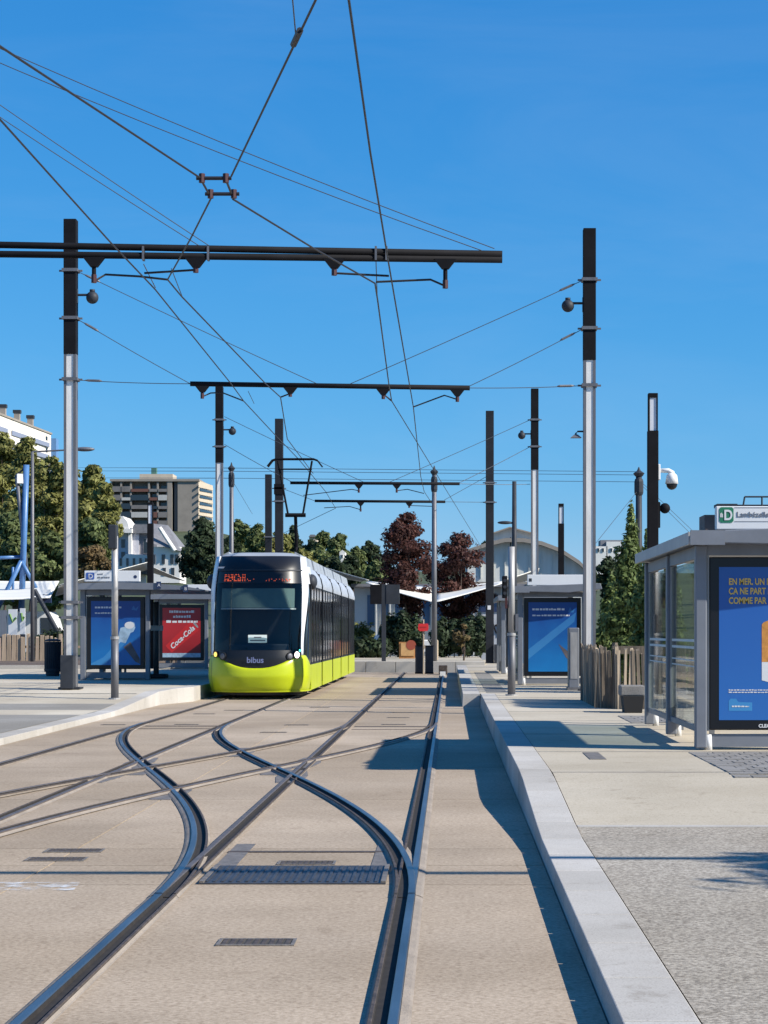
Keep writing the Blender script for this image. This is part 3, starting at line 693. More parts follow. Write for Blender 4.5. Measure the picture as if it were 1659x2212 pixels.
lf = sk(MB(), -TP, TP, lambda t: zbump(t)+.004, 1.16, 40, 8, -.004).build('lower_fascia', M_tblack, tram, smooth=True)
ws = sk(MB(), -TP, TP, 1.165, 2.74, 36, 20, -.004).build('windscreen', M_tglass, tram, smooth=True)
df = sk(MB(), -TP, TP, 2.744, 3.02, 30, 4, -.004).build('destination_panel', M_tblack, tram, smooth=True)
br = sk(MB(), -TP-.03, TP+.03, 3.024, 3.40, 36, 8, 0).build('brow', M_tblack, tram, smooth=True)
sk(MB(), -TP-.03, TP+.03, 3.04, 3.07, 30, 2, .012).build('brow_trim', M_dgrey, tram, smooth=True)
for s in (-1, 1):
    def pin(z, s=s): return s*(TP+.004)
    b = MB()
    b.grid(lambda u, v: nose(s*(TP+.004+(.055+.15*s3((1.0+2.42*v-1.2)/1.6))*u), 1.04-.0+2.36*v, .006), 8, 24)
    b.build('white_pillar', M_twhite, tram, smooth=True, solid=.02)
    b = MB().grid(lambda u, v: nose(s*min(1, TP+.063+.15*s3((1.0+2.42*v-1.2)/1.6)+(1-TP-.063-.15*s3((1.0+2.42*v-1.2)/1.6))*u), 1.02-.22*u*(1-v)+ (1.72+.02*u)*v, -.004), 10, 18)
    b.build('cab_side_window', M_sglass, tram, smooth=True)
    b = MB().grid(lambda u, v: nose(s*min(1, TP+.17+(1-TP-.17)*u), 2.74+.42*v, .004), 8, 6)
    b.build('white_corner', M_twhite, tram, smooth=True)
    pod = MB().sphere((TX+s*1.2, TY+1.75, 2.80), .17, 14, 8, sq=(.8,1.3,1.1)); pod.build('camera_pod', M_dgrey, tram, smooth=True)
# cab inside
MB().box(TX-1.02, TX+1.02, TY+2.2, TY+2.26, .5, 3.2).build('cab_bulkhead', M_tblack, tram)
MB().box(TX-1.0, TX+1.0, TY+.9, TY+2.2, .8, .86).build('cab_floor', M_tblack, tram)
MB().prism([(TX-.8,.86),(TX+.8,.86),(TX+.7,1.30),(TX-.7,1.30)], TY+.75, TY+1.15).build('dashboard', M_dgrey, tram, bevel=.03)
sk(MB(), -.52, .50, 2.16, 2.62, 20, 4, -.10).build('sun_blind', mat('grey green sun blind', (.13,.18,.16), .8, var=.1, scale=2), tram, smooth=True)
sk(MB(), -.5, .52, 2.12, 2.15, 20, 1, -.07).build('blind_bar', M_galv, tram)
st = MB().box(TX+.05, TX+.55, TY+1.6, TY+1.75, 1.2, 1.95); st.build('driver_seat', M_dgrey, tram, bevel=.06)
# card behind the windscreen
cpos = nose(-.03, 1.36, -.035)
cd = MB().box(TX-.18, TX+.26, cpos[1], cpos[1]+.006, 1.335, 1.52).build('route_card', mat('pale green white card', (.78,.86,.80), .6), tram)
for dz, x0, x1 in ((.045, -.13, .22), (.115, -.04, .13)): MB().box(TX+x0, TX+x1, cpos[1]-.004, cpos[1]-.001, 1.335+dz, 1.36+dz).build('card_line', M_galvd, cd)
# LED destination
M_led = mat('orange red LED dots', (.9,.12,.04), .5, emit=.22)
b = MB(); xs = -.62
rr = random.Random(3)
for ch in range(15):
    for cx in range(3):
        for cz in range(5 if ch < 6 else 2):
            if rr.random() < (.72 if ch < 6 else .45):
                th0 = -.40+ch*.054+cx*.0135; z0 = 2.80+cz*.036
                p = nose(th0, z0, .006); b.box(p[0]-.010, p[0]+.010, p[1]-.003, p[1]+.003, z0-.009, z0+.009)
b.build('destination_lights', M_led, df)
# lettering on the fascia
p = nose(-.02, .93, .014)
text_mesh('lettering', 'bibus', .19, mat('blue grey lettering', (.16,.19,.34), .5), lf, (TX+.0, p[1]-.012, .87), 'CENTER', bold=.004)
MB().box(TX-.2, TX-.02, nose(0,3.1,.02)[1]-.01, nose(0,3.1,.02)[1], 3.14, 3.16)
MB().box(TX-.98, TX-.70, nose(-.5,3.1,.03)[1]-.02, nose(-.5,3.1,.03)[1]+.0, 3.10, 3.14).build('fleet_mark', M_pwhite, tram)
for th, z, r, m in ((-.52, 1.06, .065, mat('amber lamp', (1,.62,.12), .3, emit=1.0)), (.50, 1.05, .085, mat('white headlamp', (1,.80,.74), .3, emit=2.2)), (.555, 1.15, .032, mat('teal marker lamp', (.1,.85,.75), .3, emit=1.4)),
                    (-.37, 1.02, .075, M_galvd), (.38, 1.02, .075, M_galvd)):
    p = Vector(nose(th, z, .01)); d = Vector((math.sin(th*PI/2), -math.cos(th*PI/2), 0))
    hl = MB().tube([p-d*.02, p+d*.02], r*1.25, 14).build('lamp_bezel', M_tblack, tram)
    MB().tube([p+d*.015, p+d*.028, p+d*.034], [r,r*.8,r*.3], 14).build('lamp_lens', m, hl, smooth=True)
# nose roof cap
MB().grid(lambda u, v: (lambda q: (TX+(q[0]-TX)*(1-.35*v), q[1]+.5*v, q[2]+.10*math.sin(v*PI/2)))(nose(-.63+1.26*u, 3.40)), 24, 5).build('roof_cap', M_troof, tram, smooth=True)

LEN = 24.0; Ys = TY+1.55
mods = [(Ys, TY+5.6), (TY+6.1, TY+10.4), (TY+10.9, TY+14.9), (TY+15.4, TY+19.4), (TY+19.9, TY+LEN)]
prof = [(1.20,.80),(1.20,2.50),(1.17,2.80),(1.08,3.08),(.92,3.24),(0,3.30)]
for mi, (a, c) in enumerate(mods):
    md_ = MB().prism([(TX-1.185,.30),(TX+1.185,.30),(TX+1.185,2.72),(TX+1.0,3.1),(TX-1.0,3.1),(TX-1.185,2.72)], a, c).build('car_body', M_tblack, tram)
    for s in (-1, 1):
        x = TX+s*1.2
        n = 4 if mi else 4; L = (c-a)/n
        for k in range(n):
            y0, y1 = a+k*L, a+(k+1)*L
            MB().box(min(x, x-s*.03), max(x, x-s*.03), y0+.015, y1-.015, .19, .80).build('skirt_panel', M_green, md_, bevel=.006)
            MB().box(min(x-s*.002, x-s*.012), max(x-s*.002, x-s*.012), y0+.03, y1-.03, .86, 2.66).build('window', M_sglass, md_)
            MB().box(min(x+s*.012, x-s*.006), max(x+s*.012, x-s*.006), y0-.022, y0+.022, .83, 2.70).build('window_post', M_dgrey, md_)
        if mi in (0, 1, 3):
            y0 = a+L; MB().box(min(x+s*.008, x), max(x+s*.008, x), y0+.05, y0+.10, .84, 2.68).build('door_edge', M_dgrey, md_)
            MB().box(min(x+s*.008, x), max(x+s*.008, x), y0+L-.10, y0+L-.05, .84, 2.68).build('door_edge', M_dgrey, md_)
        # white cant rail, curved
        pr = [(1.20,2.70),(1.205,2.78),(1.16,2.98),(1.03,3.17),(.86,3.26)]
        MB().grid(lambda u, v: (TX+s*(lambda t: pr[min(3,int(t))][0]+(pr[min(3,int(t))+1][0]-pr[min(3,int(t))][0])*(t-min(3,int(t))))(v*4), a+(c-a)*u,
                  (lambda t: pr[min(3,int(t))][1]+(pr[min(3,int(t))+1][1]-pr[min(3,int(t))][1])*(t-min(3,int(t))))(v*4)), 2, 8).build('cant_rail', M_cant, md_, smooth=True)
        nn = 3
        for k in range(nn):
            y0 = a+.1+k*(c-a-.1)/nn
            MB().prism([(TX+s*.98,3.2),(TX+s*.92,3.46),(TX+s*.80,3.52),(TX+s*.70,3.2)][::s], y0, y0+(c-a)/nn-.12).build('roof_cover', M_troof, md_)
    MB().box(TX-.9, TX+.9, a, c, 3.1, 3.30).build('roof', M_troof, md_)
    if mi < 4:
        b = MB(); yy = c+.002
        for k in range(5): b.box(TX-1.12+.03*(k % 2), TX+1.12-.03*(k % 2), yy+k*.1, yy+k*.1+.095, .35, 3.1)
        b.build('bellows', M_rubber, tram)
    for s in (-1, 1):
        for yy in (a+1.0, c-1.2):
            if mi in (0, 2, 4):
                wv = MB().tube([(TX+s*.66, yy, .30), (TX+s*.80, yy, .30)], .29, 18); wv.build('wheel', M_rust, tram)
# pantograph
pg = Vector((TX, 59.7, 3.3)); zt_ = WZ(992, 59.7)
pn = MB().box(TX-.45, TX+.45, 59.3, 60.6, 3.32, 3.56).build('pantograph_base', M_dgrey, tram)
b = MB()
b.tube([(TX-.02,59.9,3.5),(TX,60.3,4.1),(TX,59.9,5.05)], .05, 8)
b.build('pantograph_lower_arm', M_black, tram)
kb = MB().tube([(TX-.30,59.9,5.02),(TX+.30,59.9,5.02)], .06, 8).build('pantograph_knee', M_black, tram)
for s in (-1, 1): MB().tube([(TX+s*.22,59.9,5.05),(TX+s*.50,59.7,zt_-.05)], .03, 8).build('pantograph_upper_arm', M_black, tram)
MB().tube([(TX-.5,59.7,zt_-.3),(TX+.5,59.7,zt_-.3)], .018, 6).build('pantograph_tie', M_black, tram)
for dy in (-.15, .15):
    MB().tube([(TX-.80,59.7+dy,zt_-.22),(TX-.66,59.7+dy,zt_-.04),(TX-.55,59.7+dy,zt_),(TX+.55,59.7+dy,zt_),(TX+.66,59.7+dy,zt_-.04),(TX+.80,59.7+dy,zt_-.22)], .022, 8).build('pantograph_bow', M_black, tram)

# ================================================================== posters
def print_mat(name, c0, c1, axis=2, lo=0., hi=1.8, rough=.35, wav=0.):
    if name in MATS: return MATS[name]
    m = bpy.data.materials.new(name); m.use_nodes = True; MATS[name] = m; t = m.node_tree; b = t.nodes['Principled BSDF']; b.inputs['Roughness'].default_value = rough
    tc = t.nodes.new('ShaderNodeTexCoord'); sp = t.nodes.new('ShaderNodeSeparateXYZ'); t.links.new(tc.outputs['Object'], sp.inputs[0])
    n = t.nodes.new('ShaderNodeTexNoise'); n.inputs['Scale'].default_value = 2.2; t.links.new(tc.outputs['Object'], n.inputs['Vector'])
    ma = t.nodes.new('ShaderNodeMath'); ma.operation = 'MULTIPLY_ADD'; ma.inputs[1].default_value = wav; t.links.new(n.outputs[0], ma.inputs[0]); t.links.new(sp.outputs[axis], ma.inputs[2])
    mr = t.nodes.new('ShaderNodeMapRange'); mr.inputs[1].default_value = lo; mr.inputs[2].default_value = hi; t.links.new(ma.outputs[0], mr.inputs[0])
    r = t.nodes.new('ShaderNodeValToRGB'); r.color_ramp.elements[0].color = (*c0, 1); r.color_ramp.elements[1].color = (*c1, 1)
    t.links.new(mr.outputs[0], r.inputs[0]); t.links.new(r.outputs[0], b.inputs['Base Color']); return m
M_pblue = print_mat('royal blue print', (0.026,0.146,0.430), (0.017,0.099,0.361), wav=.3)
M_psea = print_mat('sea blue print', (0.010,0.206,0.516), (0.007,0.060,0.258), lo=.4, hi=2.2, wav=.9)
M_psea2 = print_mat('lighter blue print', (0.052,0.258,0.533), (0.026,0.138,0.361), lo=.4, hi=2.2, wav=.6)
M_pred = print_mat('deep red print', (0.189,0.009,0.010), (0.396,0.019,0.022), lo=.4, hi=1.6, wav=.5)
M_pskin = mat('pale figure print', (.30,.42,.52), .5, var=.3, scale=6)
M_pbrown = mat('brown print', (.10,.085,.09), .5, var=.4, scale=5)
M_porange = mat('orange print', (.55,.24,.05), .5, var=.25, scale=14)
def dashes(parent, x0, x1, y, z, h, n, seed, m=None):
    rr = random.Random(seed); b = MB(); x = x0
    while x < x1:
        L = rr.uniform(.4, 1.0)*(x1-x0)/n
        b.box(x, min(x1, x+L*.78), y-.003, y-.0012, z, z+h*rr.uniform(.75, 1.1)); x += L
    return b.build('print_line', m or M_pwhite, parent)
def flat(parent, pts, y, m, name, d=.0015):
    n = len(pts)
    return MB().add([(x,y-d,z) for x,z in pts], [tuple(range(n))]).build(name, m, parent)
def ad_panel(root, x0, x1, y, z0, z1, kind, d=.18):
    fr = MB().box(x0, x1, y, y+d, z0, z1).build('advert_case', M_ublack, root, bevel=.012)
    MB().box(x0-.022, x0-.002, y+.02, y+d-.01, z0-.01, z1+.02).build('case_trim', M_galv, root)
    bx, bz = (x1-x0)*.075, (z1-z0)*.058
    px0, px1, pz0, pz1 = x0+bx, x1-bx, z0+bz, z1-bz; W_, H_ = px1-px0, pz1-pz0; yy = y-.003
    X = lambda u: px0+W_*u
    Z = lambda v: pz0+H_*v
    m = {'megot': M_pblue, 'surf': M_psea, 'surf2': M_psea, 'plain': M_psea, 'cola': M_pred}[kind]
    po = MB().box(px0, px1, yy, yy+.002, pz0, pz1).build('poster', m, root)
    if kind == 'megot':
        for i, tx in enumerate(('EN MER, UN MÉGOT', 'ÇA NE PART PAS', 'COMME PAR MAGIE')):
            text_mesh('slogan', tx, .100, M_yellow, po, (X(.09), yy-.003, Z(.885-.062*i)), sx=.74, bold=.0025)
        # a plain discarded cigarette end: orange filter, white paper
        flat(po, [(X(.40+.24*math.cos(a)*.5+.12), Z(.62+.035*math.sin(a))) for a in np.linspace(0, 2*PI, 24)[:-1]], yy, M_porange, 'printed_figure', .0030)
        flat(po, [(X(.40),Z(.38)),(X(.64),Z(.38)),(X(.64),Z(.62)),(X(.40),Z(.62))], yy, M_porange, 'printed_figure', .0022)
        flat(po, [(X(.40),Z(.26)),(X(.48),Z(.245)),(X(.57),Z(.25)),(X(.64),Z(.265)),(X(.64),Z(.379)),(X(.40),Z(.379))], yy, M_pwhite, 'printed_figure', .0022)
        dashes(po, X(.09), X(.62), yy, Z(.193), .012, 14, 1); dashes(po, X(.09), X(.55), yy, Z(.178), .012, 12, 2)
        for u in (.09, .52):
            flat(po, [(X(u),Z(.06)),(X(u+.22),Z(.06)),(X(u+.22),Z(.115)),(X(u+.09),Z(.118)),(X(u+.07),Z(.14)),(X(u+.02),Z(.14)),(X(u),Z(.125))], yy, M_psea2, 'printed_badge', .0016)
            dashes(po, X(u+.03), X(u+.19), yy-.001, Z(.085), .015, 5, 5)
        text_mesh('maker_name', 'CLEAR CHANNEL', .052, M_pwhite, fr, (x0+(x1-x0)*.39, y-.003, z0+.03), bold=.002)
    if kind in ('surf', 'surf2', 'plain'):
        if kind == 'surf':
            flat(po, [(X(0),Z(.0)),(X(.28),Z(0)),(X(.72),Z(.36)),(X(.62),Z(.42)),(X(.25),Z(.12)),(X(0),Z(.02))], yy, M_psea2, 'printed_wake')
            flat(po, [(X(.66),Z(.28)),(X(.80),Z(.36)),(X(.99),Z(.10)),(X(.99),Z(.02)),(X(.9),Z(.05))], yy, M_pbrown, 'printed_shade', .002)
            flat(po, [(X(.50),Z(.28)),(X(.60),Z(.36)),(X(.70),Z(.34)),(X(.74),Z(.40)),(X(.80),Z(.50)),(X(.86),Z(.52)),(X(.90),Z(.58)),(X(.88),Z(.66)),(X(.80),Z(.68)),(X(.72),Z(.66)),(X(.70),Z(.60)),(X(.60),Z(.58)),(X(.55),Z(.45)),(X(.47),Z(.32))], yy, M_pskin, 'printed_figure', .003)
            flat(po, [(X(.68+.10*math.cos(a)+.1), Z(.62+.055*math.sin(a))) for a in np.linspace(0, 2*PI, 18)[:-1]], yy, M_pwhite, 'printed_figure', .004)
        else:
            flat(po, [(X(0),Z(.18)),(X(.95),Z(.72)),(X(.99),Z(.86)),(X(.0),Z(.32))], yy, M_psea2, 'printed_wake')
            flat(po, [(X(.62),Z(.40)),(X(.95),Z(.22)),(X(.95),Z(.10)),(X(.78),Z(.20))], yy, M_pbrown, 'printed_shade', .002)
        dashes(po, X(.08), X(.62 if kind == 'surf' else .75), yy, Z(.885), H_*.028, 7, 11); dashes(po, X(.08), X(.55 if kind == 'surf' else .85), yy, Z(.80), H_*.022, 6, 12)
        flat(po, [(X(.82),Z(.86)),(X(.86),Z(.93)),(X(.90),Z(.88)),(X(.97),Z(.92)),(X(.93),Z(.85))], yy, M_psea2, 'printed_mark')
    if kind == 'cola':
        for i, (a, c) in enumerate(((.18,.85),(.28,.74),(.10,.92))): dashes(po, X(a), X(c), yy, Z(.90-.10*i), H_*.05, 7-i, 21+i)
        cx, cz = X(.53), Z(.42); an = R(42); ca, sa = math.cos(an), math.sin(an)
        rot = lambda u, v: (cx+u*ca-v*sa, cz+u*sa+v*ca)
        flat(po, [rot(-.50*W_,-.12*W_), rot(.42*W_,-.16*W_), rot(.46*W_,-.10*W_), rot(.46*W_,.10*W_), rot(.42*W_,.16*W_), rot(-.50*W_,.12*W_)], yy, mat('bright red print', (.50,.02,.02), .4), 'printed_can', .002)
        flat(po, [rot(.46*W_+.03*W_*math.cos(a), .10*W_*math.sin(a)) for a in np.linspace(0, 2*PI, 18)[:-1]], yy, M_galv, 'printed_can_lid', .0025)
        tq = text_mesh('lettering', 'Coca-Cola', W_*.185, M_pwhite, po, (rot(-.43*W_,-.07*W_)[0], yy-.006, rot(-.43*W_,-.07*W_)[1]), rot=(R(90), -an, 0), bold=.006, shear=.25)
        MB().box(X(0), X(1), yy-.002, yy-.001, Z(0), Z(.085)).build('print_footer', M_pskin, po)
    return fr

# ================================================================== bus shelters on the right
M_dots = mat('white etched dots', (.72,.74,.72), .7)
def bus_shelter(ox, oy, zb, label, kind, sign=None, glassy=True, soffit=M_shel2):
    r = thing('bus_shelter', label, 'shelter', (ox, oy, zb), 'grey bus shelters with lit advert cases')
    Ws = 1.95
    for yy in (oy, oy+3.0, oy+5.8):
        MB().box(ox-.065, ox+.065, yy-.065, yy+.065, zb+.02, zb+2.28).build('post', M_shel, r, bevel=.015)
        MB().tube([(ox+.09,yy+.02,zb-.01),(ox+.09,yy+.02,zb+.17)], [.045,.035], 10).build('post_foot', M_white, r, smooth=True)
    for yy in (oy, oy+5.8): MB().box(ox+Ws-.43, ox+Ws-.30, yy-.065, yy+.065, zb, zb+2.28).build('post', M_shel, r, bevel=.015)
    # roof with sloping edge
    poly = [(ox-.14,zb+2.30),(ox-.10,zb+2.42),(ox+Ws,zb+2.50),(ox+Ws+.05,zb+2.36),(ox+Ws*.6,zb+2.27)]
    MB().prism(poly[::-1], oy-.36, oy+6.2).build('roof', M_shel, r, bevel=.01)
    MB().box(ox-.17, ox-.141, oy-.30, oy+6.16, zb+2.28, zb+2.415).build('fascia', soffit, r)
    MB().box(ox-.16, ox+.22, oy-.40, oy-.362, zb+2.27, zb+2.43).build('fascia_end', M_shel, r)
    MB().box(ox+.06, ox+Ws-.43, oy-.02, oy+.04, zb+2.17, zb+2.29).build('header', M_shel, r)
    MB().box(ox+.066, ox+Ws-.432, oy+.03, oy+.16, zb+.03, zb+.17).build('bottom_rail', M_shel, r)
    MB().box(ox-.03, ox+.03, oy+.066, oy+5.73, zb+2.14, zb+2.275).build('top_rail', M_shel, r)
    if glassy:
        for a, c in ((oy+.08, oy+2.92), (oy+3.08, oy+5.72)):
            pn = MB().box(ox-.006, ox+.006, a+.03, c-.03, zb+.26, zb+2.12).build('glass_panel', M_glass, r)
            MB().box(ox-.022, ox+.022, a, c, zb+.19, zb+.255).build('panel_rail', M_shel, pn)
            for yy in (a, c-.028): MB().box(ox-.02, ox+.02, yy, yy+.028, zb+.256, zb+2.13).build('panel_edge', M_galv, pn)
            for z, h in ((1.20,.03),(1.12,.03),(.98,.015),(.91,.015)):
                b = MB(); y = a+.06
                while y < c-.1: b.box(ox-.0085, ox-.0065, y, y+.055, zb+z, zb+z+h); y += .085
                b.build('etched_band', M_dots, pn)
    ad_panel(r, ox+.10, ox+Ws-.45, oy-.01, zb+.22, zb+2.15, kind)
    MB().prism([(ox+.12,zb+.42),(ox+.5,zb+.42),(ox+.5,zb+.46),(ox+.12,zb+.46)], oy+1.2, oy+5).build('bench', M_wood3, r)
    for yy in (oy+1.4, oy+4.6): MB().box(ox+.28, ox+.34, yy, yy+.05, zb, zb+.42).build('bench_leg', M_shel, r)
    if sign is not None:
        s0, s1 = ox+.18, ox+Ws-.25
        sg = MB().box(s0, s1, oy+.05, oy+.17, zb+2.46, zb+2.72).build('roof_sign', M_white, r, bevel=.01)
        if sign:
            bz = zb+2.535
            ic = MB().zprism([(0,0)], 0, 0) if False else MB()
            q = [(s0+.035,bz+.02),(s0+.055,bz),(s0+.175,bz),(s0+.195,bz+.02),(s0+.195,bz+.155),(s0+.175,bz+.175),(s0+.055,bz+.175),(s0+.035,bz+.155)]
            ic.prism(q, oy+.046, oy+.049); ii = ic.build('route_badge', mat('dark green enamel', (.02,.17,.09), .4), sg)
            text_mesh('lettering', 'D', .160, M_pwhite, ii, (s0+.085, oy+.043, bz+.032), bold=.004, sx=.82)
            dashes(ii, s0+.045, s0+.075, oy+.046, bz+.06, .05, 2, 9)
            text_mesh('lettering', 'Lambézellec', .085, mat('grey lettering', (.14,.15,.17), .5), sg, (s0+.23, oy+.046, bz+.065), sx=.95)
            MB().box(s0+.205, s1-.03, oy+.0465, oy+.0485, bz+.012, bz+.016).build('rule', M_galvd, sg)
            MB().box(s0+.205, s1-.03, oy+.0465, oy+.0485, bz+.168, bz+.172).build('rule', M_galvd, sg)
        else:
            MB().box(s0+.04, s0+.11, oy+.046, oy+.049, zb+2.55, zb+2.63).build('route_badge', M_dgrey, sg)
    return r
sh = bus_shelter(2.80, 22.72, Z_R, 'near grey bus shelter with royal blue advert about a cigarette end', 'megot', 'D')
# roof clutter on the near shelter
MB().box(2.93, 3.22, 23.4, 23.9, Z_R+2.44, Z_R+2.66).build('roof_box', mat('brown grey casing', (.12,.095,.085), .7, var=.15), sh)
b = MB(); zz = Z_R+2.46
for q in (((3.35,23.6,zz),(3.42,23.6,zz+.42)), ((3.42,23.6,zz+.42),(4.5,23.6,zz+.42)), ((3.62,23.6,zz+.42),(3.62,23.6,zz+.1)), ((3.35,23.6,zz+.3),(3.42,25.2,zz+.42)), ((3.42,25.2,zz+.42),(4.5,25.2,zz+.42))): b.tube(q, .011, 6)
b.build('roof_rail', M_dgrey, sh)
MB().box(3.05, 3.28, 23.2, 23.5, Z_R+2.74, Z_R+2.775).build('solar_panel', M_dgrey, sh); MB().tube([(3.16,23.35,Z_R+2.48),(3.16,23.35,Z_R+2.75)], .02, 6).build('panel_stem', M_dgrey, sh)
bus_shelter(1.74, 50.2, Z_R, 'far right bus shelter with sea blue advert and white roof sign', 'surf2', '', True, M_shel)
bus_shelter(1.66, 63.0, Z_R, 'farthest right shelter, its blue advert half hidden', 'plain', None, False, M_shel)
# ticket machine
tm = thing('ticket_machine', 'pale grey ticket machine beside the far right shelter', 'ticket machine', (2.80, 46.2, Z_R))
MB().box(2.69, 2.93, 46.0, 46.45, Z_R, WZ(1356,46)).build('body', M_shel, tm, bevel=.02)
MB().box(2.665, 2.955, 45.97, 46.48, Z_R, Z_R+.06).build('plinth', M_galvd, tm)
MB().box(2.73, 2.89, 45.992, 45.998, Z_R+.25, Z_R+1.3).build('front_panel', M_galv, tm)

# ================================================================== left tram shelters
M_mesh = mat('dark shelter glazing', (.03,.04,.045), .1, spec=.7)
def tram_shelter(ox, oy, zb, label, kind, sign):
    r = thing('tram_shelter', label, 'shelter', (ox, oy, zb), 'tram shelters on the left platform')
    MB().box(ox-.09, ox+.05, oy-.07, oy+.07, zb, zb+2.45).build('post', M_shel, r, bevel=.015)
    MB().box(ox+1.62, ox+1.74, oy-.07, oy+.07, zb, zb+2.45).build('post', M_shel, r, bevel=.015)
    for yy in (oy+2.9, oy+5.8): MB().box(ox-.09, ox+.05, yy-.07, yy+.07, zb, zb+2.45).build('post', M_shel, r, bevel=.015)
    top = [(ox-.25,zb+2.52),(ox+.9,zb+2.56),(ox+1.9,zb+2.53),(ox+2.6,zb+2.46),(ox+3.2,zb+2.36)]
    bot = [(ox+3.2,zb+2.33),(ox+2.6,zb+2.36),(ox+1.9,zb+2.36),(ox+.9,zb+2.37),(ox-.25,zb+2.36)]
    MB().prism(top[::-1]+bot[::-1], oy-.4, oy+6.3).build('roof', M_shel, r)
    MB().box(ox+.05, ox+1.62, oy-.02, oy+.05, zb+2.22, zb+2.355).build('header', M_shel, r)
    ad_panel(r, ox+.08, ox+1.60, oy-.05, zb+.28, zb+2.18, kind)
    MB().box(ox+.06, ox+1.61, oy+.0, oy+.10, zb+.04, zb+.2).build('bottom_rail', M_shel, r)
    for a, c in ((oy+.1, oy+2.8), (oy+3.0, oy+5.7)): MB().box(ox-.025, ox-.010, a, c, zb+.25, zb+2.3).build('glass_panel', M_glass, r)
    MB().box(ox+.15, ox+.55, oy+1, oy+5, zb+.43, zb+.48).build('bench', M_dgrey, r)
    for yy in (oy+1.2, oy+4.7): MB().box(ox+.3, ox+.36, yy, yy+.06, zb, zb+.43).build('bench_leg', M_shel, r)
    if sign == 1:
        sg = MB().box(ox+.05, ox+1.50, oy-.22, oy-.08, zb+2.575, zb+2.86).build('roof_sign', M_white, r, bevel=.01)
        q0, bz = ox+.09, zb+2.63
        ii = MB().prism([(q0+.02,bz),(q0+.20,bz),(q0+.22,bz+.02),(q0+.22,bz+.16),(q0+.20,bz+.18),(q0+.02,bz+.18),(q0,bz+.16),(q0,bz+.02)], oy-.225, oy-.221).build('route_badge', mat('blue enamel', (.05,.11,.36), .4), sg)
        text_mesh('lettering', 'D', .17, M_pwhite, ii, (q0+.06, oy-.228, bz+.028), bold=.003)
        dashes(ii, q0+.30, q0+.44, oy-.222, bz+.12, .04, 2, 4, M_shel); dashes(ii, q0+.30, q0+.62, oy-.222, bz+.03, .04, 3, 6, M_shel)
        MB().box(q0+.72, q0+.728, oy-.2235, oy-.2205, bz-.02, bz+.20).build('rule', M_shel, sg)
        MB().tube([(ox+1.38,oy-.224,zb+2.70),(ox+1.38,oy-.2205,zb+2.70)], .045, 12).build('round_badge', M_navy, sg)
        for i, (u, tx) in enumerate(((2.02,'A'),(2.72,'B'))):
            z = zb+2.55-.09*i; pl_ = MB().box(ox+u-.06, ox+u+.06, oy-.43, oy-.402, z-.16, z+.02).build('line_plate', M_navy, r); text_mesh('lettering', tx, .12, M_pwhite, pl_, (ox+u-.03, oy-.433, z-.115))
    else:
        sg = MB().box(ox+1.05, ox+1.95, oy-.22, oy-.08, zb+2.575, zb+2.86).build('roof_sign', M_white, r, bevel=.01)
        MB().tube([(ox+1.4,oy-.224,zb+2.70),(ox+1.4,oy-.2205,zb+2.70)], .06, 12).build('round_badge', M_navy, sg)
    return r
tram_shelter(-9.60, 53.5, Z_L, 'left tram shelter with blue advert of a figure in water', 'surf', 1)
tram_shelter(-9.95, 69.3, Z_L, 'second left shelter with red soft drink advert', 'cola', 0)
# information post in the left shelter
ip = thing('information_post', 'small grey information post between the two left adverts', 'sign post', (-7.95, 55.2, Z_L))
MB().tube([(-7.95,55.2,Z_L),(-7.95,55.2,2.4)], .075, 12).build('post', M_galvd, ip, smooth=True)
MB().box(-8.22, -7.75, 55.10, 55.13, 1.62, 1.76).build('plate', M_white, ip)
MB().cbox((-7.95,55.2,Z_L+.06), (.6,.5,.12)).build('foot', M_dgrey, ip, bevel=.03)

# ================================================================== poles and columns
def signal_pole(px, Y, zb, ptop, label, r=.075):
    x = WX(px,Y); o = thing('platform_pole', label, 'pole', (x, Y, zb), 'galvanised poles at the platform ends')
    zt_ = WZ(ptop, Y)
    MB().tube([(x,Y,zb),(x,Y,zb+1.25)], r*1.06, 16).build('lower_sleeve', M_galvd, o, smooth=True)
    MB().tube([(x,Y,zb+1.25),(x,Y,zt_)], r*.9, 16).build('shaft', M_galv, o, smooth=True)
    MB().tube([(x,Y,zb+1.23),(x,Y,zb+1.29)], r*1.2, 16).build('collar', M_galv, o)
    MB().tube([(x,Y,zb-.01),(x,Y,zb+.025)], r*1.7, 16).build('base_flange', M_galv, o)
    return o, x
o, x = signal_pole(248, 42.0, zl(42), 1158, 'galvanised pole at the end of the left platform')
MB().cbox((x-.03,42.0,WZ(1160,42)), (.17,.26,.50)).build('signal_back', M_dgrey, o, bevel=.02)
MB().cbox((x,42.05,WZ(1335,42)), (.10,.12,.55)).build('side_box', M_galvd, o)
o, x = signal_pole(1105, 42.0, Z_R, 1181, 'galvanised signal pole on the right platform')
MB().cbox((x-.14,42.05,WZ(1268,42)), (.11,.2,.46)).build('signal_head', M_black, o, bevel=.02)
for dz in (.13, 0, -.13): MB().tube([(x-.14,41.95,WZ(1268,42)+dz),(x-.14,41.93,WZ(1268,42)+dz)], .035, 10).build('signal_lens', M_dgrey, o)
MB().cbox((x-.11,42.0,WZ(1303,42)), (.05,.1,.22)).build('push_box', M_red, o)
MB().cbox((x+.11,42.0,WZ(1345,42)), (.06,.14,.36)).build('side_box', M_galvd, o)
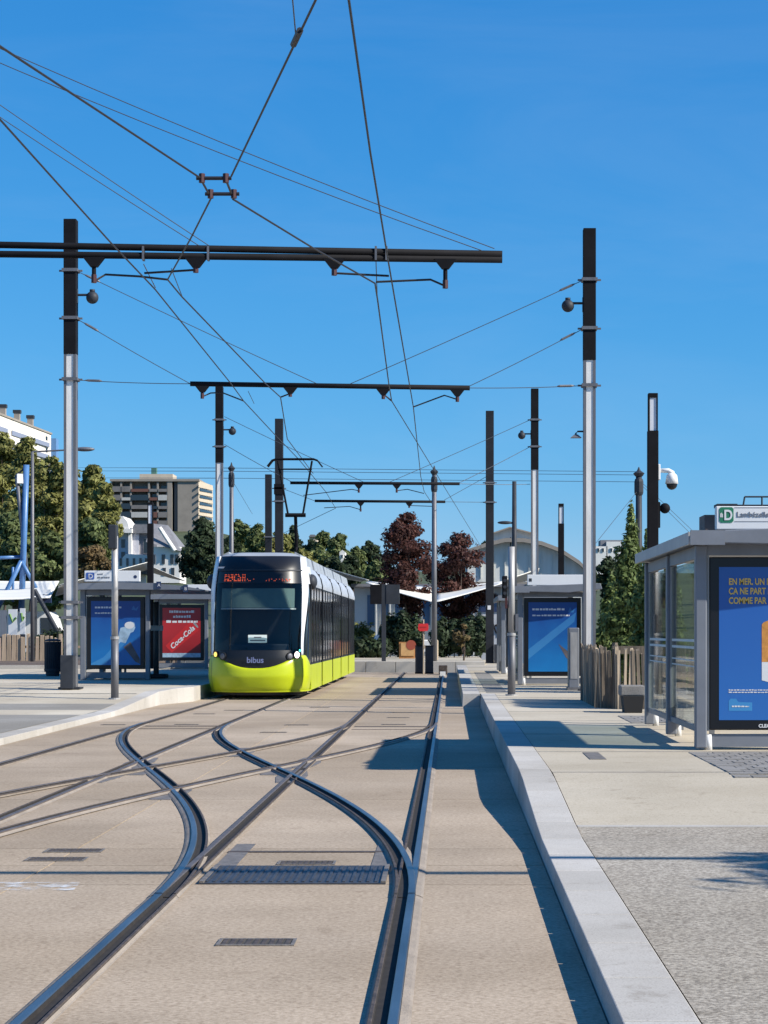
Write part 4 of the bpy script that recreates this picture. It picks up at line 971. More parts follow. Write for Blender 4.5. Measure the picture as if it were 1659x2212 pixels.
def column(px, Y, zb, ptop, pw0, pw1, label, w=.20):
    x = WX(px,Y); o = thing('light_column', label, 'light column', (x, Y, zb), 'square black light columns')
    zt_, za, zb2 = WZ(ptop,Y), WZ(pw0,Y), WZ(pw1,Y)
    MB().box(x-w/2, x+w/2, Y-w/2, Y+w/2, zb, zb2).build('column', M_black, o, bevel=.008)
    MB().box(x-w/2+.01, x+w/2-.01, Y-w/2+.01, Y+w/2-.01, za, zt_).build('cap', M_black, o, bevel=.008)
    for sx in (-1, 1):
        for sy in (-1, 1): MB().cbox((x+sx*(w/2-.024), Y+sy*(w/2-.024), (za+zb2)/2), (.026,.026,za-zb2)).build('corner_bar', M_black, o)
    MB().box(x-w/2+.038, x+w/2-.038, Y-w/2+.03, Y+w/2-.03, zb2, za).build('diffuser', mat('opal diffuser', (.62,.64,.68), .35), o)
    return o, x
o, x = column(1410, 38.5, Z_R, 850, 860, 931, 'near light column with white dome camera behind the bus shelter')
zc = WZ(1020, 38.5)
MB().cbox((x+.115,38.5,zc), (.05,.12,.30)).build('camera_bracket', M_white, o, bevel=.015)
MB().tube([(x+.13,38.5,zc+.03),(x+.30,38.5,zc+.03),(x+.36,38.5,zc-.01),(x+.36,38.5,zc-.08)], [.04,.045,.055,.06], 10).build('camera_arm', M_white, o, smooth=True)
b = MB().tube([(x+.36,38.5,zc-.02),(x+.36,38.5,zc-.06),(x+.36,38.5,zc-.22)], [.06,.10,.125], 14); b.build('camera_housing', M_white, o, smooth=True)
MB().sphere((x+.36,38.5,zc-.23), .105, 14, 8).build('camera_dome', M_tblack, o, smooth=True)
zc = WZ(1098, 38.5)
MB().tube([(x+.1,38.5,zc),(x+.17,38.5,zc)], .03, 8).build('speaker_arm', M_black, o); MB().sphere((x+.23,38.5,zc), .1, 14, 9).build('loudspeaker', M_black, o, smooth=True)
MB().box(x+.102, x+.135, 38.42, 38.58, WZ(1140,38.5), WZ(1085,38.5)).build('control_box', M_black, o)
column(1212, 70., Z_R, 1088, 1095, 1131, 'far light column behind the right shelters')
column(325, 70., Z_L, 1085, 1091, 1131, 'light column behind the left shelters, in front of the white house')
# street lights
def street_light(px, Y, zb, ptop, arm, label, r=.07, m=M_dgrey, cobra=False):
    x = WX(px,Y); z = WZ(ptop,Y); o = thing('street_light', label, 'street light', (x, Y, zb), 'street lights')
    MB().tube([(x,Y,zb),(x,Y,z)], [r,r*.7], 12).build('post', m, o, smooth=True)
    za = z if cobra else WZ(1130, Y)
    MB().tube([(x,Y,za),(x+arm*.75,Y,za+abs(arm)*.04)], .035, 8).build('arm', m, o)
    hx = x+arm
    MB().sphere((hx,Y,za+abs(arm)*.05), .34 if cobra else .22, 14, 8, sq=(1.25,.5,.28)).build('lantern', m, o, smooth=True)
    return o
street_light(70, 84., .3, 976, 2.15, 'tall dark street light in front of the left trees', .09, M_galvd, True)
street_light(1111, 74., Z_R, 1040, -.34, 'dark street light behind the right signal pole', .11)

# ================================================================== fences, bins, street furniture
def picket(mb_r, x, y, z, w, d, h, rz, m, parent, tilt):
    b = MB(); cs, sn = math.cos(rz), math.sin(rz); vs = []
    top = [h*rnd.uniform(.96,1.03) for _ in range(4)]
    for k, (a, c) in enumerate(((-w/2,-d/2),(w/2,-d/2),(w/2*.9,d/2),(-w/2*.9,d/2))): vs.append((x+a*cs-c*sn, y+a*sn+c*cs, z))
    for k, (a, c) in enumerate(((-w/2*.85,-d/2),(w/2*.8,-d/2),(w/2*.8,d/2),(-w/2*.85,d/2))): vs.append((x+a*cs-c*sn+tilt*cs, y+a*sn+c*cs+tilt*sn, z+top[k]))
    b.add(vs, [(0,3,2,1),(4,5,6,7),(0,1,5,4),(1,2,6,5),(2,3,7,6),(3,0,4,7)]); b.build('picket', m, parent)
fr = thing('picket_fence', 'weathered chestnut picket fence curving along the right platform', 'fence', (2.56, 37, Z_R))
path = [(2.55, 39.4-.0565*i) for i in range(71)]
for i in range(14): path.append((2.55+.03*(i*.5)**1.3, 35.4-.065*i+.02*i**1.1*.3))
x = path[-1][0]; y = path[-1][1]
for i in range(34): path.append((x+.085*(i+1), y-.02))
for i, (x, y) in enumerate(path):
    rz = R(90) if i < 71 else 0
    picket(None, x, y, Z_R, rnd.uniform(.045,.075), rnd.uniform(.025,.045), rnd.uniform(.95,1.08), rz+rnd.uniform(-.3,.3), M_wood2 if rnd.random() < .3 else M_wood, fr, rnd.uniform(-.035,.035))
MB().box(2.9, 6.0, 36.2, 36.32, Z_R+.92, Z_R+1.06).build('rail', M_wood, fr)
for x in (2.95, 4.4): MB().tube([(x,36.35,Z_R),(x,36.35,Z_R+1.12)], .05, 8).build('post', M_wood, fr)
fl = thing('plank_fence', 'pale wooden plank fence beyond the left platform', 'fence', (-17, 86, .3))
for i in range(20):
    x = -19.6+i*.2; picket(None, x, 86+rnd.uniform(-.03,.03), .2, rnd.uniform(.15,.195), .05, rnd.uniform(1.12,1.3), 0, M_wood3, fl, rnd.uniform(-.02,.02))
MB().box(-19.7, -15.5, 86.06, 86.12, .9, 1.0).build('rail', M_wood3, fl)
# planter by the fence
pt = thing('planter', 'black planter box with a grey stone rim by the picket fence', 'planter', (2.98, 33.2, Z_R))
MB().add([(2.84,33,Z_R),(3.12,33,Z_R),(3.12,33.5,Z_R),(2.84,33.5,Z_R),(2.81,32.97,Z_R+.27),(3.15,32.97,Z_R+.27),(3.15,33.53,Z_R+.27),(2.81,33.53,Z_R+.27)], [(0,3,2,1),(4,5,6,7),(0,1,5,4),(1,2,6,5),(2,3,7,6),(3,0,4,7)]).build('box', M_rubber, pt)
MB().box(2.78, 3.18, 33.1, 33.6, Z_R+.272, Z_R+.44).build('rim', M_sett, pt, bevel=.02)
# litter bin
bx, by = WX(114, 58.), 58.
bn = thing('litter_bin', 'dark ribbed cylindrical litter bin behind the left mast', 'litter bin', (bx, by, Z_L))
MB().tube([(bx,by,Z_L),(bx,by,Z_L+.08),(bx,by,Z_L+.14)], [.18,.20,.20], 20).build('foot', M_dgrey, bn)
MB().tube([(bx,by,Z_L+.14),(bx,by,Z_L+.98)], .205, 24).build('body', M_dgrey, bn, smooth=True)
for k in range(26):
    a = 2*PI*k/26; MB().cbox((bx+.225*math.cos(a), by+.225*math.sin(a), Z_L+.53), (.022,.034,.82), a).build('slat', M_dgrey, bn)
for z in (.16, .93): MB().tube([(bx,by,Z_L+z),(bx,by,Z_L+z+.05)], .245, 24).build('hoop', M_dgrey, bn)
MB().tube([(bx,by,Z_L+.99),(bx,by,Z_L+1.03),(bx,by,Z_L+1.06)], [.23,.22,.1], 24).build('lid', M_dgrey, bn)
for dx in (-.1, .12): MB().tube([(bx+dx,by+.1,Z_L+.98),(bx+dx,by+.1,Z_L+1.25)], .012, 6).build('rod', M_dgrey, bn)
# cabinets at the end of the right track, stake with red sign
for i, (pa, pb, lb) in enumerate(((897,916,'left of the two dark cabinets at the end of the right track'), (918.5,936,'right of the two dark cabinets at the end of the right track'))):
    a, c = WX(pa,77), WX(pb,77); cb = thing('cabinet', lb, 'cabinet', ((a+c)/2, 77, 0), 'dark steel cabinets at the track end')
    MB().box(a, c, 76.9, 77.2, .05, WZ(1396,77)).build('body', M_dgrey, cb, bevel=.012); MB().box(a-.01, c+.01, 76.88, 77.22, 0, .05).build('plinth', M_black, cb)
    MB().box(a-.012, c+.012, 76.88, 77.22, WZ(1396,77), WZ(1396,77)+.03).build('lid', M_black, cb)
sx_ = WX(914.5, 76.3)
st = thing('stop_post', 'pale stake with a red sign in front of the cabinets', 'sign', (sx_, 76.3, 0))
MB().tube([(sx_,76.3,0),(sx_,76.3,WZ(1338,76.3))], .032, 8).build('stake', M_wood2, st)
rs = MB().prism([(sx_-.2,WZ(1360,76.3)),(sx_-.12,WZ(1363.5,76.3)),(sx_+.16,WZ(1363,76.3)),(sx_+.2,WZ(1358,76.3)),(sx_+.18,WZ(1347,76.3)),(sx_-.18,WZ(1347.5,76.3))], 76.22, 76.26).build('sign_plate', mat('red sign enamel', (.62,.03,.03), .4), st)
MB().box(sx_-.12, sx_+.12, 76.213, 76.218, WZ(1356,76.3), WZ(1353.5,76.3)).build('sign_stripe', mat('faded red print', (.40,.02,.02), .5), rs)
MB().cbox((sx_+.03,76.3,WZ(1398,76.3)), (.08,.08,.1)).build('knot', M_wood2, st)
bf = thing('buffer_stop', 'low rusty buffer blocks at the end of the right track rails', 'buffer', (-.24, 76, 0))
for x in (-.24,): MB().box(x-.16, x+.16, 75.6, 76.2, 0, .34).build('block', M_rust, bf, bevel=.02); MB().box(x-.10, x+.1, 72.6, 73.0, 0, .16).build('plate', M_white, bf)
# departure board
dbx, Yd = WX(829, 82), 82.
db = thing('information_board', 'dark departure board on a post beyond the tram', 'sign board', (dbx, Yd, .4))
MB().box(dbx-.085, dbx+.085, Yd-.08, Yd+.08, .4, 3.5).build('post', M_dgrey, db)
MB().box(WX(800,Yd), dbx-.09, Yd-.12, Yd+.12, WZ(1305,Yd), WZ(1263,Yd)).build('display', M_black, db, bevel=.01)
MB().box(dbx+.09, WX(863,Yd), Yd-.10, Yd+.10, WZ(1305,Yd), WZ(1263,Yd)).build('display', M_dgrey, db, bevel=.01)
# yellow crate, short bollard
cr = thing('wooden_crate', 'orange wooden crate with a round mark under the dark hedge', 'crate', (WX(880,90), 90, .4))
MB().box(WX(862,90), WX(896,90), 90, 90.5, .4, WZ(1387,90)).build('crate_body', mat('orange plywood', (.42,.19,.06), .8, var=.25, scale=4), cr)
MB().box(WX(866,90), WX(895,90), 89.97, 89.995, .52, WZ(1389,90)).build('crate_front', mat('ochre plywood', (.52,.30,.12), .8, var=.2, scale=4), cr)
MB().tube([(WX(888,90),89.968,1.0),(WX(888,90),89.96,1.0)], .22, 18).build('round_mark', mat('red brown print', (.30,.06,.03), .7), cr)
one('bollard', MB().tube([(WX(942,86),86,.4),(WX(942,86),86,1.2),(WX(942,86),86,1.25)], [.1,.1,.06], 10), M_wood2, 'short pale bollard right of the dark cabinets', 'bollard', (WX(942,86),86,.4))

# ================================================================== vegetation
nrng = np.random.default_rng(11)
def crown_mesh(name, blobs, n, size, shell=.55):
    """n bent leaf-sprays scattered through the volume of several lobes; blobs = (centre, radii)"""
    cs = np.array([b[0] for b in blobs], float); rs = np.array([b[1] for b in blobs], float)
    wt = (rs[:,0]*rs[:,1]*rs[:,2])**.67; wt /= wt.sum()
    k = nrng.choice(len(blobs), n, p=wt)
    d = nrng.normal(size=(n,3)); d /= np.linalg.norm(d, axis=1)[:,None]
    rad = (shell + (1-shell)*nrng.random(n)**.7) * (1+.16*np.sin(d[:,0]*5+k)*np.cos(d[:,2]*6+k*2)+nrng.normal(size=n)*.05)
    c = cs[k]+d*rs[k]*rad[:,None]
    nrm = d*1.3+nrng.normal(size=(n,3))*.6+np.array([0,0,.4]); nrm /= np.linalg.norm(nrm, axis=1)[:,None]
    a = np.cross(nrm, nrng.normal(size=(n,3))); a /= np.linalg.norm(a, axis=1)[:,None]; b = np.cross(nrm, a)
    s = size*(.55+.9*nrng.random(n))[:,None]
    v = np.empty((n,4,3)); v[:,0] = c-a*s; v[:,1] = c-b*s*.45+nrm*s*.12; v[:,2] = c+a*s; v[:,3] = c+b*s*.45+nrm*s*.12
    me = bpy.data.meshes.new(name); me.vertices.add(4*n); me.vertices.foreach_set('co', v.reshape(-1))
    me.loops.add(4*n); me.loops.foreach_set('vertex_index', np.arange(4*n, dtype=np.int32))
    me.polygons.add(n); me.polygons.foreach_set('loop_start', np.arange(0, 4*n, 4, dtype=np.int32)); me.polygons.foreach_set('loop_total', np.full(n, 4, dtype=np.int32))
    me.update(calc_edges=True); return me
def lobes(h0, h, rx, n, seed, peak=.5):
    r = random.Random(seed); out = []
    for i in range(n):
        t = (i+r.random())/n; z = h0+(h-h0)*t; prof = math.sin(PI*min(1, max(.08, t**(.5+peak))))**.7
        a = r.uniform(0, 2*PI); rr = rx*prof*r.uniform(.1,.78)
        q = rx*r.uniform(.20,.46)*(.55+.6*prof); out.append(((rr*math.cos(a), rr*math.sin(a), z), (q*r.uniform(.8,1.3), q*r.uniform(.8,1.3), q*r.uniform(.5,.95))))
    return out
def tree(name, label, base, h, rx, h0, m, n=2600, leaf_s=.22, seed=1, nl=12, peak=.5, cat='tree', group=None, trunk_r=.12, extra=None, shell=.55):
    o = thing(name, label, cat, base, group); bx, by, bz = base
    L = lobes(h0, h*.93, rx, nl, seed, peak)+(extra or [])
    me = crown_mesh('crown', L, n, leaf_s, shell); me.materials.append(m)
    c = bpy.data.objects.new('crown', me); COL.objects.link(c); c.parent = o
    b = MB(); b.tube([(bx,by,bz-.3),(bx+.03*h,by,bz+h*.4),(bx,by,bz+h*.8)], [trunk_r,trunk_r*.7,trunk_r*.25], 8)
    r = random.Random(seed+5)
    for q in r.sample(L, min(6, len(L))):
        z = bz+h0*.7+r.random()*(q[0][2]-h0*.7)*.5; b.tube([(bx,by,z), (bx+q[0][0]*.6,by+q[0][1]*.6,(z+bz+q[0][2])/2+.1), (bx+q[0][0],by+q[0][1],bz+q[0][2])], [trunk_r*.5,trunk_r*.35,trunk_r*.1], 6)
    b.build('trunk', M_bark, o); return o
def tree_px(name, label, px, pw, ptop, pbase, Y, m, n, ls, seed, **k):
    sc = Y/F; X = WX(px,Y); zb = min(WZ(pbase,Y), max(hill(X,Y),0)) if not k.pop('stand', 0) else WZ(pbase,Y)
    h = WZ(ptop,Y)-zb; rx = pw/2*sc
    return tree(name, label, (X, Y, zb), h, rx, k.pop('h0', None) or max(.2, WZ(pbase,Y)-zb+.1), m, n, ls, seed, **k)
gl = 'trees of the leafy slope on the left'
for i, (px, pw, pt, pb, Y, m, n, lb) in enumerate((
    (8, 110, 936, 1180, 182, M_l1, 4200, 'olive green tree at the left edge, below the white block'),
    (62, 105, 948, 1200, 176, M_l1, 3800, 'yellow green tree behind the blue steel masts'),
    (112, 90, 985, 1230, 168, M_l1, 3600, 'bright yellow green tree left of the tall mast'),
    (150, 95, 1010, 1250, 172, M_l1, 3000, 'green tree hidden partly by the tall mast'),
    (198, 92, 1008, 1220, 164, M_l1, 3400, 'pointed green tree right of the tall mast'),
    (226, 62, 1040, 1215, 158, M_l1, 2600, 'rightmost tree of the leafy slope, before the tower block'),
    (30, 120, 1110, 1300, 140, M_l2, 3000, 'dark low tree under the slope at the left edge'),
    (110, 100, 1160, 1310, 138, M_l2, 3000, 'low green tree behind the cream sail'),
    (190, 90, 1130, 1260, 142, M_l2, 3000, 'dark low tree between the tall mast and the white house'))):
    tree_px('broadleaf_tree', lb, px, pw*1.25, pt-24, pb, Y, m, int(n*3.2), .21, 20+i, group=gl, nl=34, shell=.3)
tree_px('shrub', 'rusty brown shrub in front of the white house', 200, 90, 1165, 1245, 136, M_l5, 4500, .14, 40, cat='shrub', nl=20)
tree_px('round_tree', 'round dark green tree right of the white house', 437, 108, 1104, 1262, 132, M_l3, 9000, .17, 41, nl=34, peak=.2, shell=.3)
gc = 'trees on the hill behind the tram'
for i, (px, pw, pt, pb, Y, m, n, lb) in enumerate((
    (520, 70, 1112, 1230, 200, M_l2, 2400, 'green tree just right of the round dark tree'),
    (556, 62, 1125, 1230, 190, M_l2, 2200, 'green tree behind the two dark masts over the tram'),
    (603, 60, 1140, 1240, 205, M_l1, 2000, 'yellow green tree left of the pantograph arm'),
    (634, 40, 1128, 1220, 240, M_l3, 1600, 'small dark tree left of the tan house'),
    (698, 46, 1138, 1230, 215, M_l2, 2200, 'left half of the paired green trees on the hill'),
    (732, 52, 1146, 1235, 212, M_l2, 2200, 'right half of the paired green trees on the hill'),
    (690, 70, 1185, 1262, 180, M_l2, 2200, 'low green tree just above the tram roof'),
    (655, 60, 1180, 1262, 175, M_l1, 2000, 'low yellow green tree behind the pantograph foot'),
    (760, 60, 1195, 1262, 178, M_l3, 2000, 'low dark tree right of the tram roof'),
    (797, 62, 1163, 1250, 230, M_l3, 2400, 'flat topped dark tree left of the purple trees'),
    (812, 50, 1205, 1270, 172, M_l2, 1800, 'low green tree behind the departure board'),
    (580, 56, 1150, 1245, 172, M_l1, 2400, 'yellow green tree right behind the tram roof front'),
    (500, 50, 1150, 1245, 150, M_l3, 2400, 'dark tree squeezed between the round tree and the tram'),
    (672, 44, 1160, 1240, 225, M_l3, 1800, 'dark tree in front of the tan house'),
    (772, 44, 1176, 1250, 220, M_l2, 1800, 'green tree between the paired trees and the flat topped one'),
    (835, 40, 1190, 1262, 190, M_l3, 1800, 'dark tree half behind the taller purple tree'),
    (720, 60, 1200, 1262, 168, M_l3, 2200, 'low dark tree between the tram roof and the beige sail'),
    (1045, 40, 1165, 1250, 200, M_l3, 1400, 'dark tree between the purple trees and the hall'))):
    tree_px('hill_tree', lb, px, pw*1.15, pt-4, pb, Y, m, int(n*2), .24, 60+i, group=gc, nl=28, shell=.3)
for i, (px, pw, pt, pb, Y, lb) in enumerate(((1315, 60, 1192, 1290, 180, 'dark tree left of the columnar shrub, below the far white houses'), (1350, 60, 1200, 1300, 165, 'dark tree behind the columnar shrub'), (1275, 40, 1215, 1300, 170, 'dark tree just right of the tall right mast'))):
    tree_px('dark_tree', lb, px, pw, pt, pb, Y, M_l3, 4000, .2, 80+i, nl=26, shell=.3, group='dark trees beyond the right fence')
# purple trees
tree_px('purple_tree', 'taller dark purple tree left of the blue grey pole', 880, 158, 1088, 1250, 108, M_l4, 12000, .105, 90, nl=34, h0=2.6, trunk_r=.14, shell=.35)
tree_px('purple_tree', 'shorter dark purple tree right of the blue grey pole', 992, 150, 1136, 1250, 110, M_l4, 10000, .105, 91, nl=32, h0=2.0, trunk_r=.12, shell=.35)
# sapling
tree_px('sapling', 'young tree on a pale stem left of the box mast', 1000, 46, 1336, 1380, 84, M_l5, 420, .09, 92, nl=6, h0=1.0, trunk_r=.05, stand=0, shell=.2)
# columnar evergreens behind the picket fence
def col_shrub(px, pw, pt, Y, m, n, lb, seed):
    X = WX(px,Y); h = WZ(pt,Y)-Z_R; rx = pw/2*Y/F
    L = []
    r = random.Random(seed)
    for i in range(16):
        t = i/15; q = rx*(1-.84*t**2.0)*r.uniform(.62,.95); a = r.uniform(0, 2*PI)
        L.append(((rx*.35*(1-t)*math.cos(a)+.05*math.sin(9*t), rx*.35*(1-t)*math.sin(a), .25+t*(h-.45)), (q, q, max(.16, h/16*1.3))))
    o = thing('columnar_shrub', lb, 'shrub', (X, Y, Z_R), 'evergreen shrubs behind the picket fence')
    me = crown_mesh('foliage', L, n, .062, .4); me.materials.append(m); c = bpy.data.objects.new('foliage', me); COL.objects.link(c); c.parent = o
    MB().tube([(X,Y,Z_R),(X,Y,Z_R+h*.9)], [.05,.012], 6).build('stem', M_bark, o)
col_shrub(1361, 126, 1092, 46.5, M_l6, 13000, 'tall pointed evergreen shrub behind the picket fence', 1)
col_shrub(1396, 90, 1140, 44.0, M_l6, 7000, 'second evergreen shrub, partly behind the light column', 2)
col_shrub(1318, 84, 1230, 48.5, M_l6, 6500, 'shorter evergreen shrub just right of the tall right mast', 3)
col_shrub(1442, 110, 1200, 43.5, M_l6, 7000, 'evergreen shrub seen through the near shelter glass', 4)
# hedges beyond the tracks
def hedge(x0, x1, y, zb, h, m, n, lb, ls=.13, seed=0, name='hedge'):
    r = random.Random(seed); o = thing(name, lb, 'hedge', ((x0+x1)/2, y, zb)); L = []
    k = max(3, int((x1-x0)/.5))
    for i in range(k):
        L.append((((x0+(x1-x0)*(i+.5)/k)-(x0+x1)/2, r.uniform(-.2,.2), h*r.uniform(.38,.55)), (.5, .5, h*r.uniform(.42,.56))))
    me = crown_mesh('foliage', L, n, ls, .5); me.materials.append(m); c = bpy.data.objects.new('foliage', me); COL.objects.link(c); c.parent = o
    b = MB()
    for i in range(k): x = x0+(x1-x0)*(i+.5)/k; b.tube([(x,y,zb-.1),(x+.05,y,zb+h*.6)], [.03,.015], 5)
    b.build('stems', M_bark, o)
hedge(WX(768,93), WX(835,93), 93, .35, 1.0, M_l3, 1800, 'low dark hedge behind the end terrace, in front of the pickup', seed=1)
hedge(WX(830,95), WX(905,95), 95, .35, 2.2, M_l3, 3200, 'tall dark hedge behind the orange crate', seed=2)
hedge(WX(938,94), WX(1052,94), 94, .35, 2.0, M_l3, 4200, 'dark hedge between the cabinets and the box mast', seed=3)
hedge(WX(85,92), WX(132,92), 92, .3, 1.45, M_l3, 1600, 'small dark bush behind the plank fence', seed=4)
hedge(WX(765,118), WX(800,118), 118, .0, 2.1, M_l1, 1400, 'yellow green bush behind the pickup', seed=5)
# tree just outside the right edge: its dappled shade falls on the aggregate paving
tree('street_tree', 'street tree outside the right edge, seen by its dappled shade', (10.15, 10.25, .1), 6.2, 1.8, 3.3, M_l2, 5200, .12, 99, nl=22, shell=.3)

# ================================================================== sails and their blue masts
def sail(name, pts, label, sag=.25, th=.03):
    a, b_, c, d = [Vector(p) for p in pts]
    def fn(u, v):
        p = a.lerp(b_, u).lerp(d.lerp(c, u), v); p.z -= sag*(4*u*(1-u))*(.4+.6*4*v*(1-v))*.5
        return tuple(p)
    return one(name, MB().grid(fn, 10, 8), M_sail, label, 'sail roof', tuple(a), 'cream sail roofs of the market', smooth=True, solid=th)
sail('sail_roof', (P(795,1256,112), P(934,1268,120), P(938,1302,98), P(790,1259,100)), 'white sail roof left of the blue grey pole', .15)
sail('sail_roof', (P(942,1270,120), P(1092,1256,112), P(1088,1260,100), P(938,1302,98)), 'white sail roof right of the blue grey pole', .15)
sail('sail_roof', (P(690,1243,130), P(778,1256,128), P(797,1254,104), P(700,1226,106)), 'beige sail roof behind the tram tail', .05)
sail('sail_roof', (P(1090,1264,116), P(1160,1250,124), P(1165,1228,106), P(1092,1253,102)), 'beige sail roof in front of the hall', .1)
sail('sail_roof', (P(-60,1254,118), P(128,1256,112), P(108,1292,100), P(-60,1296,100)), 'white sail roof at the left edge', .2)
sail('sail_roof', (P(120,1288,124), P(322,1230,124), P(330,1212,108), P(128,1264,101)), 'beige sail roof rising behind the left mast', .1)
sail('sail_roof', (P(318,1234,128), P(372,1250,126), P(402,1256,112), P(322,1222,112)), 'small cream sail roof before the white house', .05)
ym = 108.
bm = thing('sail_mast', 'light blue steel sail masts leaning together at the left edge', 'mast', (WX(45,ym), ym, 0))
for a, c, r, m in (((57,1004),(46,1330),.16,M_blue), ((36,1026),(58,1240),.11,M_galvd), ((46,1212),(-12,1330),.12,M_blue), ((46,1212),(78,1270),.10,M_blue), ((-30,1206),(44,1203),.09,M_blue), ((28,1225),(28,1300),.07,M_blue)):
    MB().tube([P(*a,ym), P(*c,ym+.4)], r, 10).build('strut', m, bm, smooth=True)
MB().tube([P(36,1026,ym), P(57,1008,ym)], .05, 6).build('tie', M_wire, bm)
MB().cbox(tuple(P(43,1034,ym)), (.35,.3,.5), .4).build('flood_light', M_pwhite, bm)
ps = thing('sail_strut', 'dark slanting strut propping the beige sail by the left mast', 'strut', tuple(P(135,1372,100)))
MB().tube([P(75,1275,100), P(136,1385,99)], .11, 8).build('strut', M_dgrey, ps)
pz = thing('sail_post', 'dark post below the white sail at the left edge', 'post', (WX(75,99), 99, 0))
MB().tube([(WX(75,99),99,0), P(75,1290,99)], .12, 8).build('shaft', M_dgrey, pz)

# ================================================================== buildings
def win(parent, x0, x1, y, z0, z1, m=None, frame=M_bwhite, d=.1):
    f = MB().box(x0, x1, y-.06, y+d, z0, z1).build('window', frame, parent)
    t = max(.03, (x1-x0)*.08)
    MB().box(x0+t, x1-t, y-.075, y-.062, z0+t, z1-t).build('pane', m or M_win, f); return f
# tower block
Yt = 560.; X = lambda p: WX(p, Yt); Z = lambda p: WZ(p, Yt)
tb = thing('apartment_tower', 'grey apartment tower on the hill with balcony bays and blank gable', 'building', (X(340), Yt, Z(1150)))
MB().box(X(238), X(362), Yt+2.2, Yt+14, Z(1160), Z(1040)).build('wall', M_stone, tb)
MB().box(X(362), X(372), Yt-.4, Yt+14, Z(1160), Z(1038)).build('pier', M_stone, tb)
MB().box(X(376), X(384), Yt+.6, Yt+14, Z(1160), Z(1040)).build('stair_strip', mat('dark recess render', (.12,.12,.125), .8), tb)
MB().box(X(384), X(429), Yt-.2, Yt+14, Z(1160), Z(1038)).build('blank_wall', M_stone, tb)
MB().box(X(238), X(431), Yt-.6, Yt+14.2, Z(1040), Z(1035)).build('parapet', M_stone, tb)
MB().box(X(298), X(370), Yt+3, Yt+11, Z(1035), Z(1022)).build('roof_house', M_beige, tb)
MB().box(X(322), X(333), Yt+4, Yt+6, Z(1022), Z(1008)).build('lift_housing', mat('green roof plant', (.06,.16,.13), .7), tb)
# lit gable side with balconies, facing right
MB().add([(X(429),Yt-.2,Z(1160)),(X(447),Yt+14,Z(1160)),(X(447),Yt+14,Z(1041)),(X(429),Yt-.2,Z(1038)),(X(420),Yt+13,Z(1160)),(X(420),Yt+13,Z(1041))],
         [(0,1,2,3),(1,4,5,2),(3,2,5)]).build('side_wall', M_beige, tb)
for k in range(6):
    z = 1046+k*15
    MB().add([(X(430),Yt-.9,Z(z+7)),(X(447),Yt+13,Z(z+6)),(X(447),Yt+13,Z(z+1)),(X(430),Yt-.9,Z(z+1)),(X(431),Yt-.2,Z(z+7)),(X(448),Yt+13.6,Z(z+6)),(X(448),Yt+13.6,Z(z+1)),(X(431),Yt-.2,Z(z+1))],
             [(0,1,2,3),(4,7,6,5),(0,4,5,1),(3,2,6,7),(0,3,7,4),(1,5,6,2)]).build('balcony', M_beige, tb)
    MB().add([(X(431.5),Yt+.6,Z(z+14)),(X(446.5),Yt+13,Z(z+13)),(X(446.5),Yt+13,Z(z+8)),(X(431.5),Yt+.6,Z(z+8))], [(0,1,2,3)]).build('loggia', M_win, tb)
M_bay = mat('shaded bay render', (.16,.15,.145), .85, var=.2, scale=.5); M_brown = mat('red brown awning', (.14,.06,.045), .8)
xs = [240, 262, 283, 322, 341, 362]
for k in range(6):
    zt_, zb_ = 1044+k*18.5, 1044+(k+1)*18.5
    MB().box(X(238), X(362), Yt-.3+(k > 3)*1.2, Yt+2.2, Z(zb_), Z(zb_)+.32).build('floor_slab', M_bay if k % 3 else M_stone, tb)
    for a, c in zip(xs[:-1], xs[1:]):
        if (k+a) % 3: win(tb, X(a+3), X(c-3), Yt+2.15, Z(zb_-2.5), Z(zt_+3), frame=M_stone)
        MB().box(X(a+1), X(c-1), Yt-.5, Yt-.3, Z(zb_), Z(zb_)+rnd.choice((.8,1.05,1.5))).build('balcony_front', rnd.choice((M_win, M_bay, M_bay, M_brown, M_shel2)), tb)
for a in xs: MB().box(X(a)-.25, X(a)+.25, Yt-.3, Yt+2.2, Z(1160), Z(1042)).build('fin', M_stone, tb)
# white block on the hill top, left edge
Yw = 620.
wb = thing('apartment_block', 'long white apartment block with blue balconies on the hilltop at the left edge', 'building', tuple(P(50,990,Yw)))
def q3(px, py, dy): return P(px, py, Yw+dy)
A, B = (-70, 868, -22), (110, 937, 26)
def at(u, top): 
    px = A[0]+(B[0]-A[0])*u; py = A[1]+(B[1]-A[1])*u
    return q3(px, py+top*(1-.25*u), A[2]+(B[2]-A[2])*u)
def strip(u0, u1, t0, t1, m, nm, out=0.):
    o = Vector((.55,-.83,0))*out; n_ = Vector((-6,9,0))
    p = [at(u0,t0)+o, at(u1,t0)+o, at(u1,t1)+o, at(u0,t1)+o]; q = [v+n_*(.12 if out else 1) for v in p]
    return MB().add(p+q, [(3,2,1,0),(4,5,6,7),(0,1,5,4),(2,3,7,6),(1,2,6,5),(3,0,4,7)]).build(nm, m, wb)
strip(0, 1, 0, 110, mat('cream block render', (.70,.65,.57), .85, var=.08, scale=.2), 'wall'); strip(-.01, 1.01, -3, 2, M_stone, 'roof_edge', .4)
M_bblue = mat('blue balcony panel', (.20,.23,.31), .6)
for rw in range(3):
    for k in range(14):
        u = .02+k*.07
        strip(u, u+.028, 12+rw*34, 24+rw*34, M_win, 'window', .15)
    for k in range(4): strip(.02+k*.25, .22+k*.25, 30+rw*34, 42+rw*34, M_bblue, 'balcony', 1.0)
